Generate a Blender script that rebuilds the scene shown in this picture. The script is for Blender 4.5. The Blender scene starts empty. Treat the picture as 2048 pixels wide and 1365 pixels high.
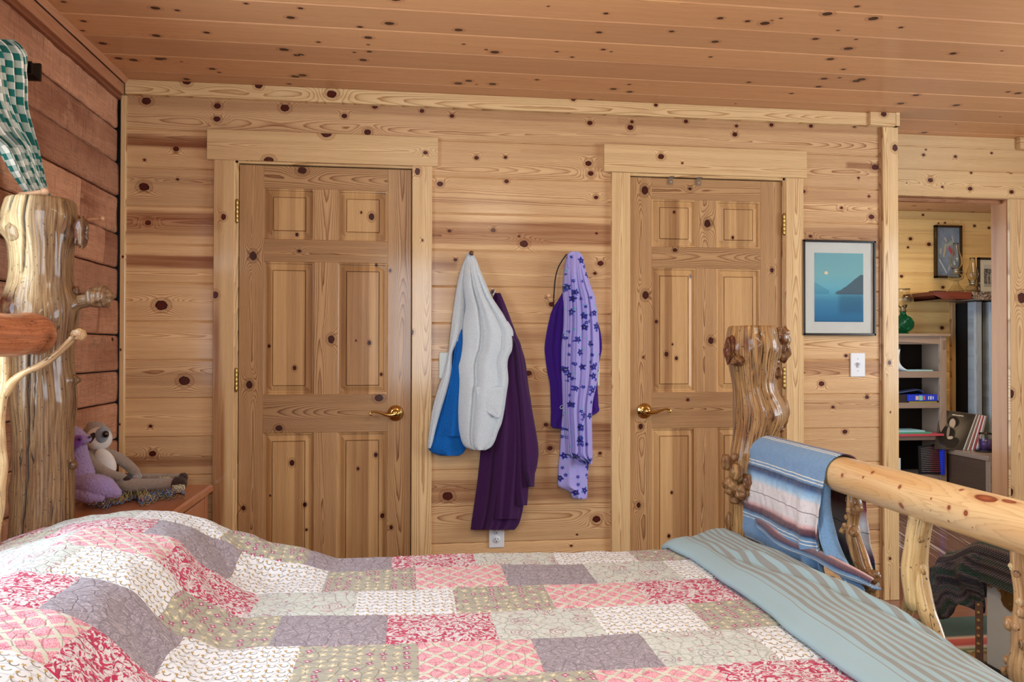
import bpy, math, random
import numpy as np
from mathutils import Vector, Matrix

SC = bpy.context.scene
COL = SC.collection
PI = math.pi

# ------------------------------------------------------------------ camera
# room frame: X runs along the back wall, Y into it (back wall face at Y=0), Z up, metres
FPX, YAW, ROLL, PITCH = 1552.0, 0.1332, 0.0017, 0.0094
CAM = np.array([1.2086, -3.5425, 1.229])
cd = bpy.data.cameras.new('camera'); cam = bpy.data.objects.new('camera', cd); COL.objects.link(cam)
cd.sensor_width = 36.0; cd.lens = FPX / 2048 * 36; cd.clip_start = 0.05
f = Vector((math.sin(YAW) * math.cos(PITCH), math.cos(YAW) * math.cos(PITCH), math.sin(PITCH)))
r = Vector((math.cos(YAW), -math.sin(YAW), 0)); u = r.cross(f)
r2 = r * math.cos(ROLL) + u * math.sin(ROLL); u2 = u * math.cos(ROLL) - r * math.sin(ROLL)
M = Matrix((r2, u2, -f)).transposed().to_4x4(); M.translation = Vector(CAM)
cam.matrix_world = M
SC.camera = cam

# ------------------------------------------------------------------ world, windows' daylight, exposure
SC.view_settings.view_transform = 'Standard'
SC.view_settings.look = 'None'
SC.view_settings.gamma = 1.0
SC.view_settings.use_curve_mapping = False
SC.view_settings.exposure = -0.06
wd = bpy.data.worlds.new('world'); SC.world = wd; wd.use_nodes = True
wd.node_tree.nodes['Background'].inputs[0].default_value = (0.75, 0.87, 1.0, 1)
wd.node_tree.nodes['Background'].inputs[1].default_value = 1.0

def area(name, loc, rot, sx, sy, power, color, spread=PI):
    l = bpy.data.lights.new(name, 'AREA'); l.shape = 'RECTANGLE'; l.size = sx; l.size_y = sy
    l.energy = power; l.color = color; l.spread = spread
    o = bpy.data.objects.new(name, l); COL.objects.link(o); o.location = loc; o.rotation_euler = rot
    return o
# rear wall window (behind the camera), daylight coming in towards +Y
area('rear_window_daylight', (1.30, -4.95, 1.5), (PI/2, 0, 0), .62, 1.3, 44, (0.74, 0.88, 1.0))
# right wall window, daylight towards -X
area('right_window_daylight', (5.36, -1.95, 1.5), (0, PI/2, 0), 1.3, 1.5, 96, (0.80, 0.91, 1.0))
# left wall window beside the headboard, daylight towards +X
area('side_window_daylight', (-0.16, -2.0, 1.52), (0, -PI/2, 0), 1.1, 1.1, 48, (0.70, 0.86, 1.0))
# far room window, out of sight to the left behind the doors
area('far_room_daylight', (3.75, 1.3, 1.3), (0, -PI/2, math.radians(8)), 1.5, 1.2, 34, (0.66, 0.84, 1.0))
# added fill light under the ceiling, not a fixture, out of frame above the bed
area('ceiling_fill_light', (1.9, -2.7, 2.33), (0, 0, 0), 0.5, 0.5, 14, (1.0, 0.90, 0.74))
pl = bpy.data.lights.new('pendant_bulb_light', 'POINT'); pl.energy = 9; pl.color = (1.0, 0.84, 0.58); pl.shadow_soft_size = .22
plo = bpy.data.objects.new('pendant_bulb_light', pl); COL.objects.link(plo); plo.location = (1.75, -1.75, 2.12)
area('far_room_lamp_light', (5.3, 1.25, 2.33), (0, 0, 0), 0.4, 0.4, 14, (1.0, 0.80, 0.52))

# ------------------------------------------------------------------ helpers
def ray(px, py):
    xr = (px - 1024) / FPX; yr = (682.5 - py) / FPX
    xc = xr*math.cos(ROLL) - yr*math.sin(ROLL); y2 = xr*math.sin(ROLL) + yr*math.cos(ROLL)
    zc = math.cos(PITCH) - y2*math.sin(PITCH); yc = math.sin(PITCH) + y2*math.cos(PITCH)
    return np.array([xc*math.cos(YAW) + zc*math.sin(YAW), -xc*math.sin(YAW) + zc*math.cos(YAW), yc])
def WY(px, py, Y):
    q = ray(px, py); return CAM + q * ((Y - CAM[1]) / q[1])
def WX(px, py, X):
    q = ray(px, py); return CAM + q * ((X - CAM[0]) / q[0])
def WZ(px, py, Z):
    q = ray(px, py); return CAM + q * ((Z - CAM[2]) / q[2])

def lin(h):
    if isinstance(h, str):
        h = h.lstrip('#'); v = [int(h[i:i+2], 16)/255 for i in (0, 2, 4)]
    else: v = list(h)
    return tuple(((c/12.92) if c <= .04045 else ((c+.055)/1.055)**2.4) for c in v) + (1.0,)

rng = np.random.default_rng(7)
def hsh(i, j, s):
    n = (i.astype(np.int64)*374761393 + j.astype(np.int64)*668265263 + int(s)*974711) & 0x7fffffff
    n = ((n ^ (n >> 13)) * 1274126177) & 0x7fffffff
    n = (n ^ (n >> 16)) & 0xffff
    return n / 32767.5 - 1
def vn(x, y, s=0):
    x = np.asarray(x, float); y = np.asarray(y, float) + np.zeros_like(x); x = x + np.zeros_like(y)
    xi = np.floor(x); yi = np.floor(y); fx = x - xi; fy = y - yi
    fx = fx*fx*(3-2*fx); fy = fy*fy*(3-2*fy)
    a = hsh(xi, yi, s); b = hsh(xi+1, yi, s); c = hsh(xi, yi+1, s); d = hsh(xi+1, yi+1, s)
    return (a*(1-fx)+b*fx)*(1-fy) + (c*(1-fx)+d*fx)*fy
def fbm(x, y, s=0, o=3):
    t = 0; a = 1
    for k in range(o): t = t + a*vn(np.asarray(x)*2**k, np.asarray(y)*2**k, s+k*17); a *= .5
    return t/1.75
def sst(a, b, x):
    t = np.clip((x-a)/(b-a), 0, 1); return t*t*(3-2*t)

def mkobj(name, data, parent=None, loc=None):
    o = bpy.data.objects.new(name, data); COL.objects.link(o)
    if parent is not None: o.parent = parent
    if loc is not None: o.location = loc
    return o
def tag(o, label=None, cat=None, group=None, kind=None):
    if label: o['label'] = label
    if cat: o['category'] = cat
    if group: o['group'] = group
    if kind: o['kind'] = kind
    return o
def empty(name, loc=(0, 0, 0), label=None, cat=None, group=None, kind=None):
    o = bpy.data.objects.new(name, None); COL.objects.link(o); o.location = loc; o.empty_display_size = .05
    return tag(o, label, cat, group, kind)

class G:
    """collects quads, builds one mesh"""
    def __init__(s): s.V = []; s.Q = []; s.n = 0; s.A = {}; s.uv = []; s.mi = []
    def add(s, V, Q, uv=None, mi=0, **attrs):
        V = np.asarray(V, float).reshape(-1, 3); Q = np.asarray(Q, int).reshape(-1, 4)
        s.V.append(V); s.Q.append(Q + s.n); s.n += len(V)
        s.uv.append(np.zeros((len(V), 2)) if uv is None else np.asarray(uv, float).reshape(-1, 2))
        s.mi.append(np.full(len(Q), mi) if np.isscalar(mi) else np.asarray(mi))
        for k, v in attrs.items(): s.A.setdefault(k, []).append((len(s.V)-1, np.asarray(v, float)))
        return s
    def grid(s, P, closeu=False, closev=False, flip=False, uv=None, mi=0, **attrs):
        nu, nv = P.shape[:2]; I = np.arange(nu*nv).reshape(nu, nv)
        iu = np.arange(nu if closeu else nu-1); iv = np.arange(nv if closev else nv-1)
        a = I[np.ix_(iu, iv)]; b = I[np.ix_((iu+1) % nu, iv)]; c = I[np.ix_((iu+1) % nu, (iv+1) % nv)]; d = I[np.ix_(iu, (iv+1) % nv)]
        Q = np.stack([a, b, c, d] if not flip else [a, d, c, b], -1).reshape(-1, 4)
        return s.add(P.reshape(-1, 3), Q, uv, mi, **attrs)
    def box(s, lo, hi, mi=0, R=None, C=None):
        lo = np.array(lo, float); hi = np.array(hi, float)
        V = np.array([[(lo, hi)[i][0], (lo, hi)[j][1], (lo, hi)[k][2]] for i in (0, 1) for j in (0, 1) for k in (0, 1)])
        if R is not None:
            C = (lo+hi)/2 if C is None else np.array(C); V = (V-C) @ np.asarray(R).T + C
        Q = [[0, 1, 3, 2], [4, 6, 7, 5], [0, 4, 5, 1], [2, 3, 7, 6], [0, 2, 6, 4], [1, 5, 7, 3]]
        return s.add(V, Q, uv=V[:, :2], mi=mi)
    def lathe(s, prof, n=32, C=(0, 0, 0), axis='z', mi=0, R=None):
        th = np.arange(n)*2*PI/n; pr = np.array(prof, float)
        P = np.zeros((len(pr), n, 3)); P[..., 0] = pr[:, :1]*np.cos(th); P[..., 1] = pr[:, :1]*np.sin(th); P[..., 2] = pr[:, 1:2]
        if axis == 'y': P = P[..., [0, 2, 1]]*np.array([1, 1, 1])
        if axis == 'x': P = P[..., [2, 1, 0]]
        if R is not None: P = P @ np.asarray(R).T
        return s.grid(P + np.array(C), closev=True, mi=mi, flip=(axis == 'z'))
    def tube(s, pts, rad, n=12, mi=0, cap=True, sub=None, **kw):
        P0 = np.array(pts, float); rad = np.full(len(P0), rad) if np.isscalar(rad) else np.array(rad, float)
        if sub:
            P0, rad = spline(P0, sub, rad)
        T = np.gradient(P0, axis=0); T /= np.linalg.norm(T, axis=1)[:, None] + 1e-12
        if cap:
            e0 = []; e1 = []
            for a in (1.0, .72, .38):
                e0.append((P0[0]-T[0]*rad[0]*math.sin(a*PI/2), rad[0]*max(math.cos(a*PI/2), .02)))
                e1.append((P0[-1]+T[-1]*rad[-1]*math.sin(a*PI/2), rad[-1]*max(math.cos(a*PI/2), .02)))
            P0 = np.array([p for p, _ in e0] + list(P0) + [p for p, _ in e1[::-1]])
            rad = np.array([q for _, q in e0] + list(rad) + [q for _, q in e1[::-1]])
            T = np.gradient(P0, axis=0); T /= np.linalg.norm(T, axis=1)[:, None] + 1e-12
        N = np.zeros_like(P0); a = np.array([0, 0, 1.]) if abs(T[0][2]) < .9 else np.array([1., 0, 0])
        N[0] = np.cross(T[0], a); N[0] /= np.linalg.norm(N[0])
        for i in range(1, len(P0)):
            v = N[i-1] - T[i]*(N[i-1] @ T[i]); N[i] = v/(np.linalg.norm(v)+1e-12)
        B = np.cross(T, N); th = np.arange(n)*2*PI/n
        P = P0[:, None] + rad[:, None, None]*(N[:, None]*np.cos(th)[None, :, None] + B[:, None]*np.sin(th)[None, :, None])
        L = np.concatenate([[0], np.cumsum(np.linalg.norm(np.diff(P0, axis=0), axis=1))])
        uv = np.stack([np.repeat(L, n), np.tile(th/(2*PI), len(L))], -1)
        return s.grid(P, closev=True, uv=uv, mi=mi)
    def ball(s, C, r, n=20, m=12, mi=0, R=None, disp=0, seed=0, fr=3):
        r = np.array([r]*3 if np.isscalar(r) else r, float)
        ph = np.linspace(.02, PI-.02, m); th = np.arange(n)*2*PI/n
        D = np.zeros((m, n, 3)); D[..., 0] = np.sin(ph)[:, None]*np.cos(th); D[..., 1] = np.sin(ph)[:, None]*np.sin(th); D[..., 2] = np.cos(ph)[:, None]
        k = 1.0
        if disp: k = 1 + disp*(vn(D[..., 0]*fr+5, D[..., 1]*fr+9, seed) + vn(D[..., 2]*fr+2, D[..., 0]*fr, seed+3))[..., None]
        P = D*k*r
        if R is not None: P = P @ np.asarray(R).T
        return s.grid(P + np.array(C), closev=True, mi=mi)
    def build(s, name, mat, parent=None, smooth=True, bevel=0, origin=None, angle=None):
        V = np.concatenate(s.V); Q = np.concatenate(s.Q); mi = np.concatenate(s.mi); uv = np.concatenate(s.uv)
        o3 = np.array([0, 0, 0.]) if origin is None else np.array(origin, float)
        if parent is not None and origin is None: o3 = np.array(pworld(parent))
        V = V - o3
        me = bpy.data.meshes.new(name); nq = len(Q)
        me.vertices.add(len(V)); me.vertices.foreach_set('co', V.astype(np.float32).ravel())
        me.loops.add(nq*4); me.loops.foreach_set('vertex_index', Q.astype(np.int32).ravel())
        me.polygons.add(nq); me.polygons.foreach_set('loop_start', np.arange(0, nq*4, 4, dtype=np.int32))
        me.polygons.foreach_set('loop_total', np.full(nq, 4, np.int32))
        for m_ in (mat if isinstance(mat, (list, tuple)) else [mat]): me.materials.append(m_)
        me.update(calc_edges=True)
        me.polygons.foreach_set('material_index', mi.astype(np.int32))
        me.polygons.foreach_set('use_smooth', np.full(nq, smooth))
        ul = me.uv_layers.new(name='UVMap'); ul.data.foreach_set('uv', uv[Q.ravel()].astype(np.float32).ravel())
        for k, lst in s.A.items():
            dom = 'CORNER' if k.startswith('c_') else 'POINT'
            tot = nq*4 if dom == 'CORNER' else len(V)
            arr = np.zeros((tot, 3)); 
            if k == 'c_kn': arr[:] = 9
            offs = np.concatenate([[0], np.cumsum([len(q)*4 if dom == 'CORNER' else len(v) for q, v in zip(s.Q, s.V)])])
            for idx, a in lst: arr[offs[idx]:offs[idx]+len(a)] = a
            at = me.attributes.new(k, 'FLOAT_VECTOR', dom); at.data.foreach_set('vector', arr.astype(np.float32).ravel())
        me.validate(clean_customdata=False)
        o = mkobj(name, me, parent)
        if parent is None: o.location = o3
        elif origin is not None: o.location = o3 - np.array(pworld(parent))
        if bevel:
            b = o.modifiers.new('bevel', 'BEVEL'); b.width = bevel; b.segments = 2; b.limit_method = 'ANGLE'
        if smooth and angle is not None:
            try:
                me.set_sharp_from_angle(angle=math.radians(angle))
            except Exception: pass
        return o
def pworld(o):
    p = np.zeros(3)
    while o is not None: p = p + np.array(o.location); o = o.parent
    return p
def spline(P, sub, *extra):
    P = np.array(P, float); n = len(P); t = np.arange(n); tt = np.linspace(0, n-1, (n-1)*sub+1)
    def cr(A):
        A = np.array(A, float); A2 = A if A.ndim > 1 else A[:, None]
        i = np.clip(tt.astype(int), 0, n-2); q = (tt-i)[:, None]
        p0 = A2[np.clip(i-1, 0, n-1)]; p1 = A2[i]; p2 = A2[i+1]; p3 = A2[np.clip(i+2, 0, n-1)]
        R_ = .5*((2*p1)+(-p0+p2)*q+(2*p0-5*p1+4*p2-p3)*q*q+(-p0+3*p1-3*p2+p3)*q**3)
        return R_ if A.ndim > 1 else R_[:, 0]
    return tuple([cr(P)] + [cr(e) for e in extra])
def rotm(axis, deg):
    return np.array(Matrix.Rotation(math.radians(deg), 3, axis))

# ------------------------------------------------------------------ node helpers
class NT:
    def __init__(s, name, rough=.5, spec=.5):
        s.m = bpy.data.materials.new(name); s.m.use_nodes = True; s.t = s.m.node_tree
        s.b = s.t.nodes['Principled BSDF']; s.b.inputs['Roughness'].default_value = rough
        s.b.inputs['Specular IOR Level'].default_value = spec
    def n(s, typ, ins=None, **props):
        nd = s.t.nodes.new(typ)
        for k, v in props.items(): setattr(nd, k, v)
        for k, v in (ins or {}).items(): s.set(nd.inputs[k], v)
        return nd
    def set(s, sock, v):
        if isinstance(v, bpy.types.NodeSocket): s.t.links.new(v, sock)
        elif isinstance(v, bpy.types.Node): s.t.links.new(v.outputs[0], sock)
        else: sock.default_value = v
    def m_(s, op, a, b=0.0, c=None, clamp=False):
        nd = s.n('ShaderNodeMath', {0: a, 1: b}, operation=op, use_clamp=clamp)
        if c is not None: s.set(nd.inputs[2], c)
        return nd.outputs[0]
    def vm(s, op, a, b=(0, 0, 0), out=0):
        return s.n('ShaderNodeVectorMath', {0: a, 1: b}, operation=op).outputs[out]
    def sep(s, v): return s.n('ShaderNodeSeparateXYZ', {0: v}).outputs
    def comb(s, x=0., y=0., z=0.): return s.n('ShaderNodeCombineXYZ', {0: x, 1: y, 2: z}).outputs[0]
    def att(s, name): return s.n('ShaderNodeAttribute', attribute_name=name).outputs['Vector']
    def noise(s, vec, scale=1., detail=2., rough=.5, dist=0., out='Fac'):
        return s.n('ShaderNodeTexNoise', {'Vector': vec, 'Scale': scale, 'Detail': detail, 'Roughness': rough, 'Distortion': dist}).outputs[out]
    def vor(s, vec, scale=1., rand=1., feature='F1', out='Distance', dim='3D'):
        return s.n('ShaderNodeTexVoronoi', {'Vector': vec, 'Scale': scale, 'Randomness': rand}, feature=feature, voronoi_dimensions=dim).outputs[out]
    def sm(s, x, a, b, lo=0., hi=1.):
        return s.n('ShaderNodeMapRange', {'Value': x, 'From Min': a, 'From Max': b, 'To Min': lo, 'To Max': hi}, interpolation_type='SMOOTHSTEP').outputs[0]
    def lr(s, x, a, b, lo=0., hi=1.):
        return s.n('ShaderNodeMapRange', {'Value': x, 'From Min': a, 'From Max': b, 'To Min': lo, 'To Max': hi}).outputs[0]
    def mix(s, f, a, b, mode='MIX'):
        nd = s.n('ShaderNodeMix', data_type='RGBA', blend_type=mode)
        s.set(nd.inputs['Factor'], f); s.set(nd.inputs[6], a); s.set(nd.inputs[7], b); return nd.outputs[2]
    def ramp(s, x, stops, interp='LINEAR'):
        nd = s.n('ShaderNodeValToRGB', {0: x}); cr = nd.color_ramp; cr.interpolation = interp
        while len(cr.elements) < len(stops): cr.elements.new(.5)
        for e, (p, c) in zip(cr.elements, stops): e.position = p; e.color = c if len(c) == 4 else lin(c)
        return nd.outputs[0]
    def uv(s): return s.n('ShaderNodeTexCoord').outputs['UV']
    def obj(s): return s.n('ShaderNodeTexCoord').outputs['Object']
    def bump(s, h, strength=.3, dist=.002):
        nd = s.n('ShaderNodeBump', {'Height': h, 'Strength': strength, 'Distance': dist}); s.t.links.new(nd.outputs[0], s.b.inputs['Normal']); return nd
    def base(s, c): s.set(s.b.inputs['Base Color'], c); return s
    def p(s, **kw):
        for k, v in kw.items(): s.set(s.b.inputs[k.replace('_', ' ')], v)
        return s

def plain(name, col, rough=.5, metal=0., spec=.5, var=0., scale=20, bump=0., bscale=200, coat=0., **kw):
    t = NT(name, rough, spec); c = lin(col)
    if var:
        n = t.noise(t.obj(), scale, 3.); t.base(t.mix(n, tuple(max(0, x*(1-var)) for x in c[:3])+(1,), tuple(min(1, x*(1+var)) for x in c[:3])+(1,)))
    else: t.base(c)
    t.p(Metallic=metal, Coat_Weight=coat)
    if bump: t.bump(t.noise(t.obj(), bscale, 3.), bump, .002)
    for k, v in kw.items(): t.p(**{k: v})
    return t.m

# ------------------------------------------------------------------ wood: attributes wf=(ring field, tone, board random) wp=(along, across, seed) c_kn=(knot offset)
def wood(name, early, late, heart, knot, contrast=.5, rough=.38, coat=.25, streak=.35, fib=.5, var=.16, bump=.15, kdark='#1c0b06', saw=0.):
    t = NT(name, rough, .4)
    wf = t.sep(t.att('wf')); wp = t.sep(t.att('wp')); kn = t.att('c_kn')
    g, tone, rnd = wf[0], wf[1], wf[2]; uu, vv, sd = wp[0], wp[1], wp[2]
    s1 = t.noise(t.comb(t.m_('MULTIPLY', uu, 1.3), t.m_('MULTIPLY', vv, 42.), sd), 1., 3., .6)
    s2 = t.noise(t.comb(t.m_('MULTIPLY', uu, 14.), t.m_('MULTIPLY', vv, 420.), sd), 1., 2., .6)
    s3 = t.noise(t.comb(t.m_('MULTIPLY', uu, 3.), t.m_('MULTIPLY', vv, 9.), sd), 1., 3., .6)
    gg = t.m_('ADD', g, t.m_('MULTIPLY', t.m_('SUBTRACT', s3, .5), .9))
    gg = t.m_('ADD', gg, t.m_('MULTIPLY', t.m_('SUBTRACT', s2, .5), .16))
    fr = t.m_('FRACT', gg)
    late_m = t.m_('MULTIPLY', t.m_('POWER', fr, 4.), t.sm(fr, 1.0, .93, 0., 1.))
    wide = t.m_('MULTIPLY', t.m_('POWER', fr, 2.), .25)
    rm = t.m_('MULTIPLY', t.m_('ADD', late_m, wide), t.m_('MULTIPLY', contrast, t.lr(s1, .3, .7, .55, 1.25)), clamp=True)
    c = t.mix(rm, lin(early), lin(late))
    c = t.mix(t.m_('MULTIPLY', t.lr(s1, .3, .75), streak), c, t.mix(.5, lin(early), lin(late)))
    tn = t.m_('MULTIPLY', tone, t.lr(s1, .25, .7, .65, 1.15), clamp=True)
    hc = t.mix(t.m_('MULTIPLY', rm, 1.2, clamp=True), lin(heart), tuple(x*.55 for x in lin(heart)[:3])+(1,))
    c = t.mix(tn, c, hc)
    c = t.mix(t.m_('MULTIPLY', t.lr(s2, .45, .75), fib*.35), c, t.mix(.7, c, (0.10, .04, .015, 1)))
    if saw:
        sw = t.noise(t.comb(t.m_('MULTIPLY', uu, 170.), t.m_('MULTIPLY', vv, 9.), sd), 1., 3., .7); st_ = t.noise(t.comb(t.m_('MULTIPLY', uu, 7.), t.m_('MULTIPLY', vv, 11.), sd), 1., 5., .7)
        c = t.mix(t.m_('MULTIPLY', t.sm(sw, .52, .70), saw), c, t.mix(.5, c, lin(kdark))); c = t.mix(t.m_('MULTIPLY', t.sm(st_, .58, .72), saw*.7), c, lin('#7A6A58')); c = t.mix(t.m_('MULTIPLY', t.sm(st_, .42, .30), saw*.5), c, lin('#DDA888'))
    k = t.m_('ADD', t.vm('LENGTH', kn, out=1), t.m_('MULTIPLY', t.m_('SUBTRACT', t.noise(t.vm('ADD', kn, t.comb(sd, sd, sd)), 1.4, 2.), .5), .45))
    halo = t.m_('SUBTRACT', 1., t.sm(k, .9, 2.3))
    c = t.mix(t.m_('MULTIPLY', halo, .42), c, lin(heart))
    kc = t.mix(t.m_('MULTIPLY_ADD', t.m_('SINE', t.m_('MULTIPLY', k, 17.)), .5, .5), lin(knot), tuple(x*.45 for x in lin(knot)[:3])+(1,))
    kc = t.mix(t.sm(k, .74, .93), kc, lin(kdark))
    c = t.mix(t.m_('SUBTRACT', 1., t.sm(k, .96, 1.12)), c, kc)
    r2_ = t.m_('SUBTRACT', 1., t.sm(t.m_('ABSOLUTE', t.m_('SUBTRACT', k, t.m_('ADD', 1.5, t.m_('MULTIPLY', s1, .5)))), .03, .12)); c = t.mix(t.m_('MULTIPLY', r2_, .55), c, lin(heart))
    vb = t.lr(rnd, 0., 1., 1-var, 1+var)
    c = t.vm('MULTIPLY', c, t.comb(vb, t.m_('MULTIPLY', vb, t.lr(rnd, 0., 1., .985, 1.01)), vb))
    t.base(c); t.p(Coat_Weight=coat, Coat_Roughness=.14, Specular_IOR_Level=.15)
    t.set(t.b.inputs['Roughness'], t.lr(s2, .2, .8, rough-.05, rough+.12))
    t.bump(t.m_('ADD', t.m_('MULTIPLY', s2, .6), t.m_('MULTIPLY', rm, .4)) if not saw else t.m_('ADD', s2, t.m_('SUBTRACT', t.m_('MULTIPLY', st_, 2.), t.m_('MULTIPLY', sw, 1.2))), bump, .001 if not saw else .003)
    return t.m

M = {}
M['wall'] = wood('pine_wall', '#E3BD8C', '#8E5228', '#874A2A', '#5E1E10', .95, .5, .3)
M['wallf'] = wood('pine_far_wall', '#E8C88A', '#BE8A4C', '#9F6A42', '#5A2A1A', .5, .4, .2)
M['trim'] = wood('pine_trim', '#E8C794', '#9C6430', '#955428', '#5E1E10', .9, .5, .45, var=.06)
M['door'] = wood('pine_door', '#CBA272', '#744524', '#6A3C1E', '#4E180C', 1.1, .5, .4, var=.10)
M['panel'] = wood('pine_door_panel', '#DBB27C', '#8A5626', '#7A4420', '#4A160B', .9, .5, .4, var=.10)
M['ceil'] = wood('pine_ceiling', '#D6A274', '#AE744A', '#9C6040', '#4A2618', .5, .5, .25, streak=.35, var=.12)
M['log'] = wood('red_log_wall', '#D69E7C', '#A36A4C', '#8A5038', '#5A2A20', .5, .7, .0, streak=.6, fib=1.6, var=.16, bump=1., saw=.75)
M['jamb'] = wood('pine_jamb', '#C79468', '#94603A', '#80492C', '#3F180E', .7, .5, .15, var=.08)
M['floorb'] = wood('brown_floor', '#96664A', '#6A4028', '#5A3420', '#2a120a', .6, .28, .5, var=.10)
M['dark'] = plain('dark_void', '#0E0806', .8)

class WB:
    def __init__(s): s.g = G()
    def board(s, O, U, V, N, L, W, T=.02, knots=(), seed=None, bev=.004, res=.012, resv=None, tone=None, rp=.0055, A=6., dk=3., kr=(.004, .012), flat=None, us=None, vs=None, hf=None, rnd=None, toneb=0., bevu=0, kscale=.72):
        seed = int(rng.integers(1, 9999)) if seed is None else seed
        R = np.random.default_rng(seed); O = np.array(O, float); U = np.array(U, float); V = np.array(V, float); N = np.array(N, float)
        resv = resv or res
        if us is None:
            us = np.linspace(0, L, max(2, int(L/res)+1))
            if bevu: us = np.concatenate([[0], np.linspace(bevu, L-bevu, max(2, int(L/res)+1)), [L]])
        if vs is None:
            vs = np.concatenate([[0], np.linspace(bev, W-bev, max(3, int((W-2*bev)/resv)+1)), [W]]) if bev else np.linspace(0, W, max(3, int(W/resv)+1))
        uu, vv = np.meshgrid(us, vs, indexing='ij'); h = np.zeros_like(uu)
        if hf is not None: h = hf(uu, vv)
        else:
            if bev: h[:, 0] = h[:, -1] = -bev
            if bevu: h[0, :] = -bevu; h[-1, :] = -bevu
        P = O + uu[..., None]*U + vv[..., None]*V + h[..., None]*N
        nk = R.poisson(dk*L*W) if dk else 0
        K = [[k[0], k[1], k[2]*kscale] for k in knots] + [[R.uniform(0, L), R.uniform(.1, .9)*W, R.uniform(*kr)] for _ in range(nk)]
        vc = R.uniform(-.3, 1.3)*W if flat is None else flat*W
        dd = np.abs(.018 + .03*vn(uu*1.1+seed, 0*uu+seed*.37, seed) + .012*vn(uu*3.1, vv*4, seed+1))
        gf = np.sqrt((vv - vc - .02*vn(uu*1.3, 0*uu+3.3, seed+5))**2 + dd**2)/rp
        tn = np.zeros_like(uu) + toneb
        if tone is not None: tn = tn + tone(uu, vv, P)
        for (ku, kv, kr_) in K:
            e = ((uu-ku)/(kr_*4.2))**2 + ((vv-kv)/(kr_*2.1))**2
            gf = gf + A*np.exp(-e)*min(1, kr_/.012)
        rd = R.uniform(0, 1) if rnd is None else rnd
        wf = np.stack([gf, np.clip(tn, 0, 1), np.full_like(gf, rd)], -1).reshape(-1, 3)
        wp = np.stack([uu+seed*.13, vv+seed*.07, np.full_like(uu, seed*.731)], -1).reshape(-1, 3)
        nu, nv = uu.shape; I = np.arange(nu*nv).reshape(nu, nv)
        Q = np.stack([I[:-1, :-1], I[1:, :-1], I[1:, 1:], I[:-1, 1:]], -1).reshape(-1, 4)
        flip = np.dot(np.cross(U, V), N) < 0
        if flip: Q = Q[:, ::-1]
        up = uu.ravel(); vp = vv.ravel()
        kn = np.full((len(Q), 4, 3), 9.0)
        if K:
            Ka = np.array(K); cu = up[Q].mean(1); cv = vp[Q].mean(1)
            D = ((cu[:, None]-Ka[:, 0])/(Ka[:, 2]*1.25))**2 + ((cv[:, None]-Ka[:, 1])/Ka[:, 2])**2
            j = D.argmin(1)
            kn[..., 0] = (up[Q]-Ka[j, 0][:, None])/(Ka[j, 2][:, None]*1.25)
            kn[..., 1] = (vp[Q]-Ka[j, 1][:, None])/Ka[j, 2][:, None]
            kn[..., 2] = 0
            kn = np.clip(kn, -30, 30)
        s.g.add(P.reshape(-1, 3), Q, uv=np.stack([up, vp], -1), wf=wf, wp=wp, c_kn=kn.reshape(-1, 3))
        # sides and back
        b = I; ring = np.concatenate([b[:, 0], b[-1, 1:], b[-2::-1, -1], b[0, -2:0:-1]])
        Pf = P.reshape(-1, 3)[ring]; base = O + up[ring][:, None]*U + vp[ring][:, None]*V - T*N
        m = len(ring); VV = np.concatenate([Pf, base]); a = np.arange(m); q = np.stack([a, a+m, (a+1) % m + m, (a+1) % m], -1)
        if flip: q = q[:, ::-1]
        w2 = np.concatenate([wf[ring], wf[ring]]); p2 = np.concatenate([wp[ring], wp[ring]])
        s.g.add(VV, q, wf=w2, wp=p2)
        cs = np.array([O, O+U*L, O+U*L+V*W, O+V*W]) - T*N
        s.g.add(cs, [[0, 3, 2, 1]] if not flip else [[0, 1, 2, 3]], wf=np.tile([.4, 0, rd], (4, 1)), wp=np.tile([0, 0, seed*.7], (4, 1)))
        return s
    def build(s, name, mat, parent=None, **k): return s.g.build(name, mat, parent, smooth=False, **k)
def struct(o): o['kind'] = 'structure'; return o
X1 = (1, 0, 0); Y1 = (0, 1, 0); Z1 = (0, 0, 1); NX = (-1, 0, 0); NY = (0, -1, 0); NZ = (0, 0, -1)
# ================================================================== STRUCTURE
CEIL = 2.385
# knots of the back wall boards, casings and doors, read off as places on the wall plane
KW = [(293,202,9),(435,212,7),(434,238,7),(570,216,9),(689,232,6),(750,213,6),(844,222,5),(352,298,6),(289,320,3),(288,374,10),(355,359,3),(296,446,6),
 (323,611,12),(369,762,11),(301,853,4),(305,908,7),(953,316,5),(1011,315,4),(1177,327,7),(880,368,6.5),(1013,363,5),(1192,395,5),(899,462,4),(1038,473,3),
 (1048,488,9),(1193,467,3),(911,520,4),(1201,527,7),(1190,547,4),(1057,747,7),(1100,897,6),(895,993,11),(1193,1039,9),(1154,1070,2.5),(1200,907,4),(1092,850,5),
 (904,232,5),(1180,246,6),(1261,255,7),(1264,244,4),(1372,243,5),(1473,252,4),(1470,269,6),(1543,250,5),(1622,252,5),(1709,252,5),(1750,335,8),(1717,356,3),
 (1606,383,6),(1738,393,3.5),(1683,416,3.5),(1743,434,7),(1621,473,4),(1692,712,4.5),(1643,768,7),(1734,795,5),(1666,815,4),(1690,864,6),(1010,1130,5)]
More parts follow.
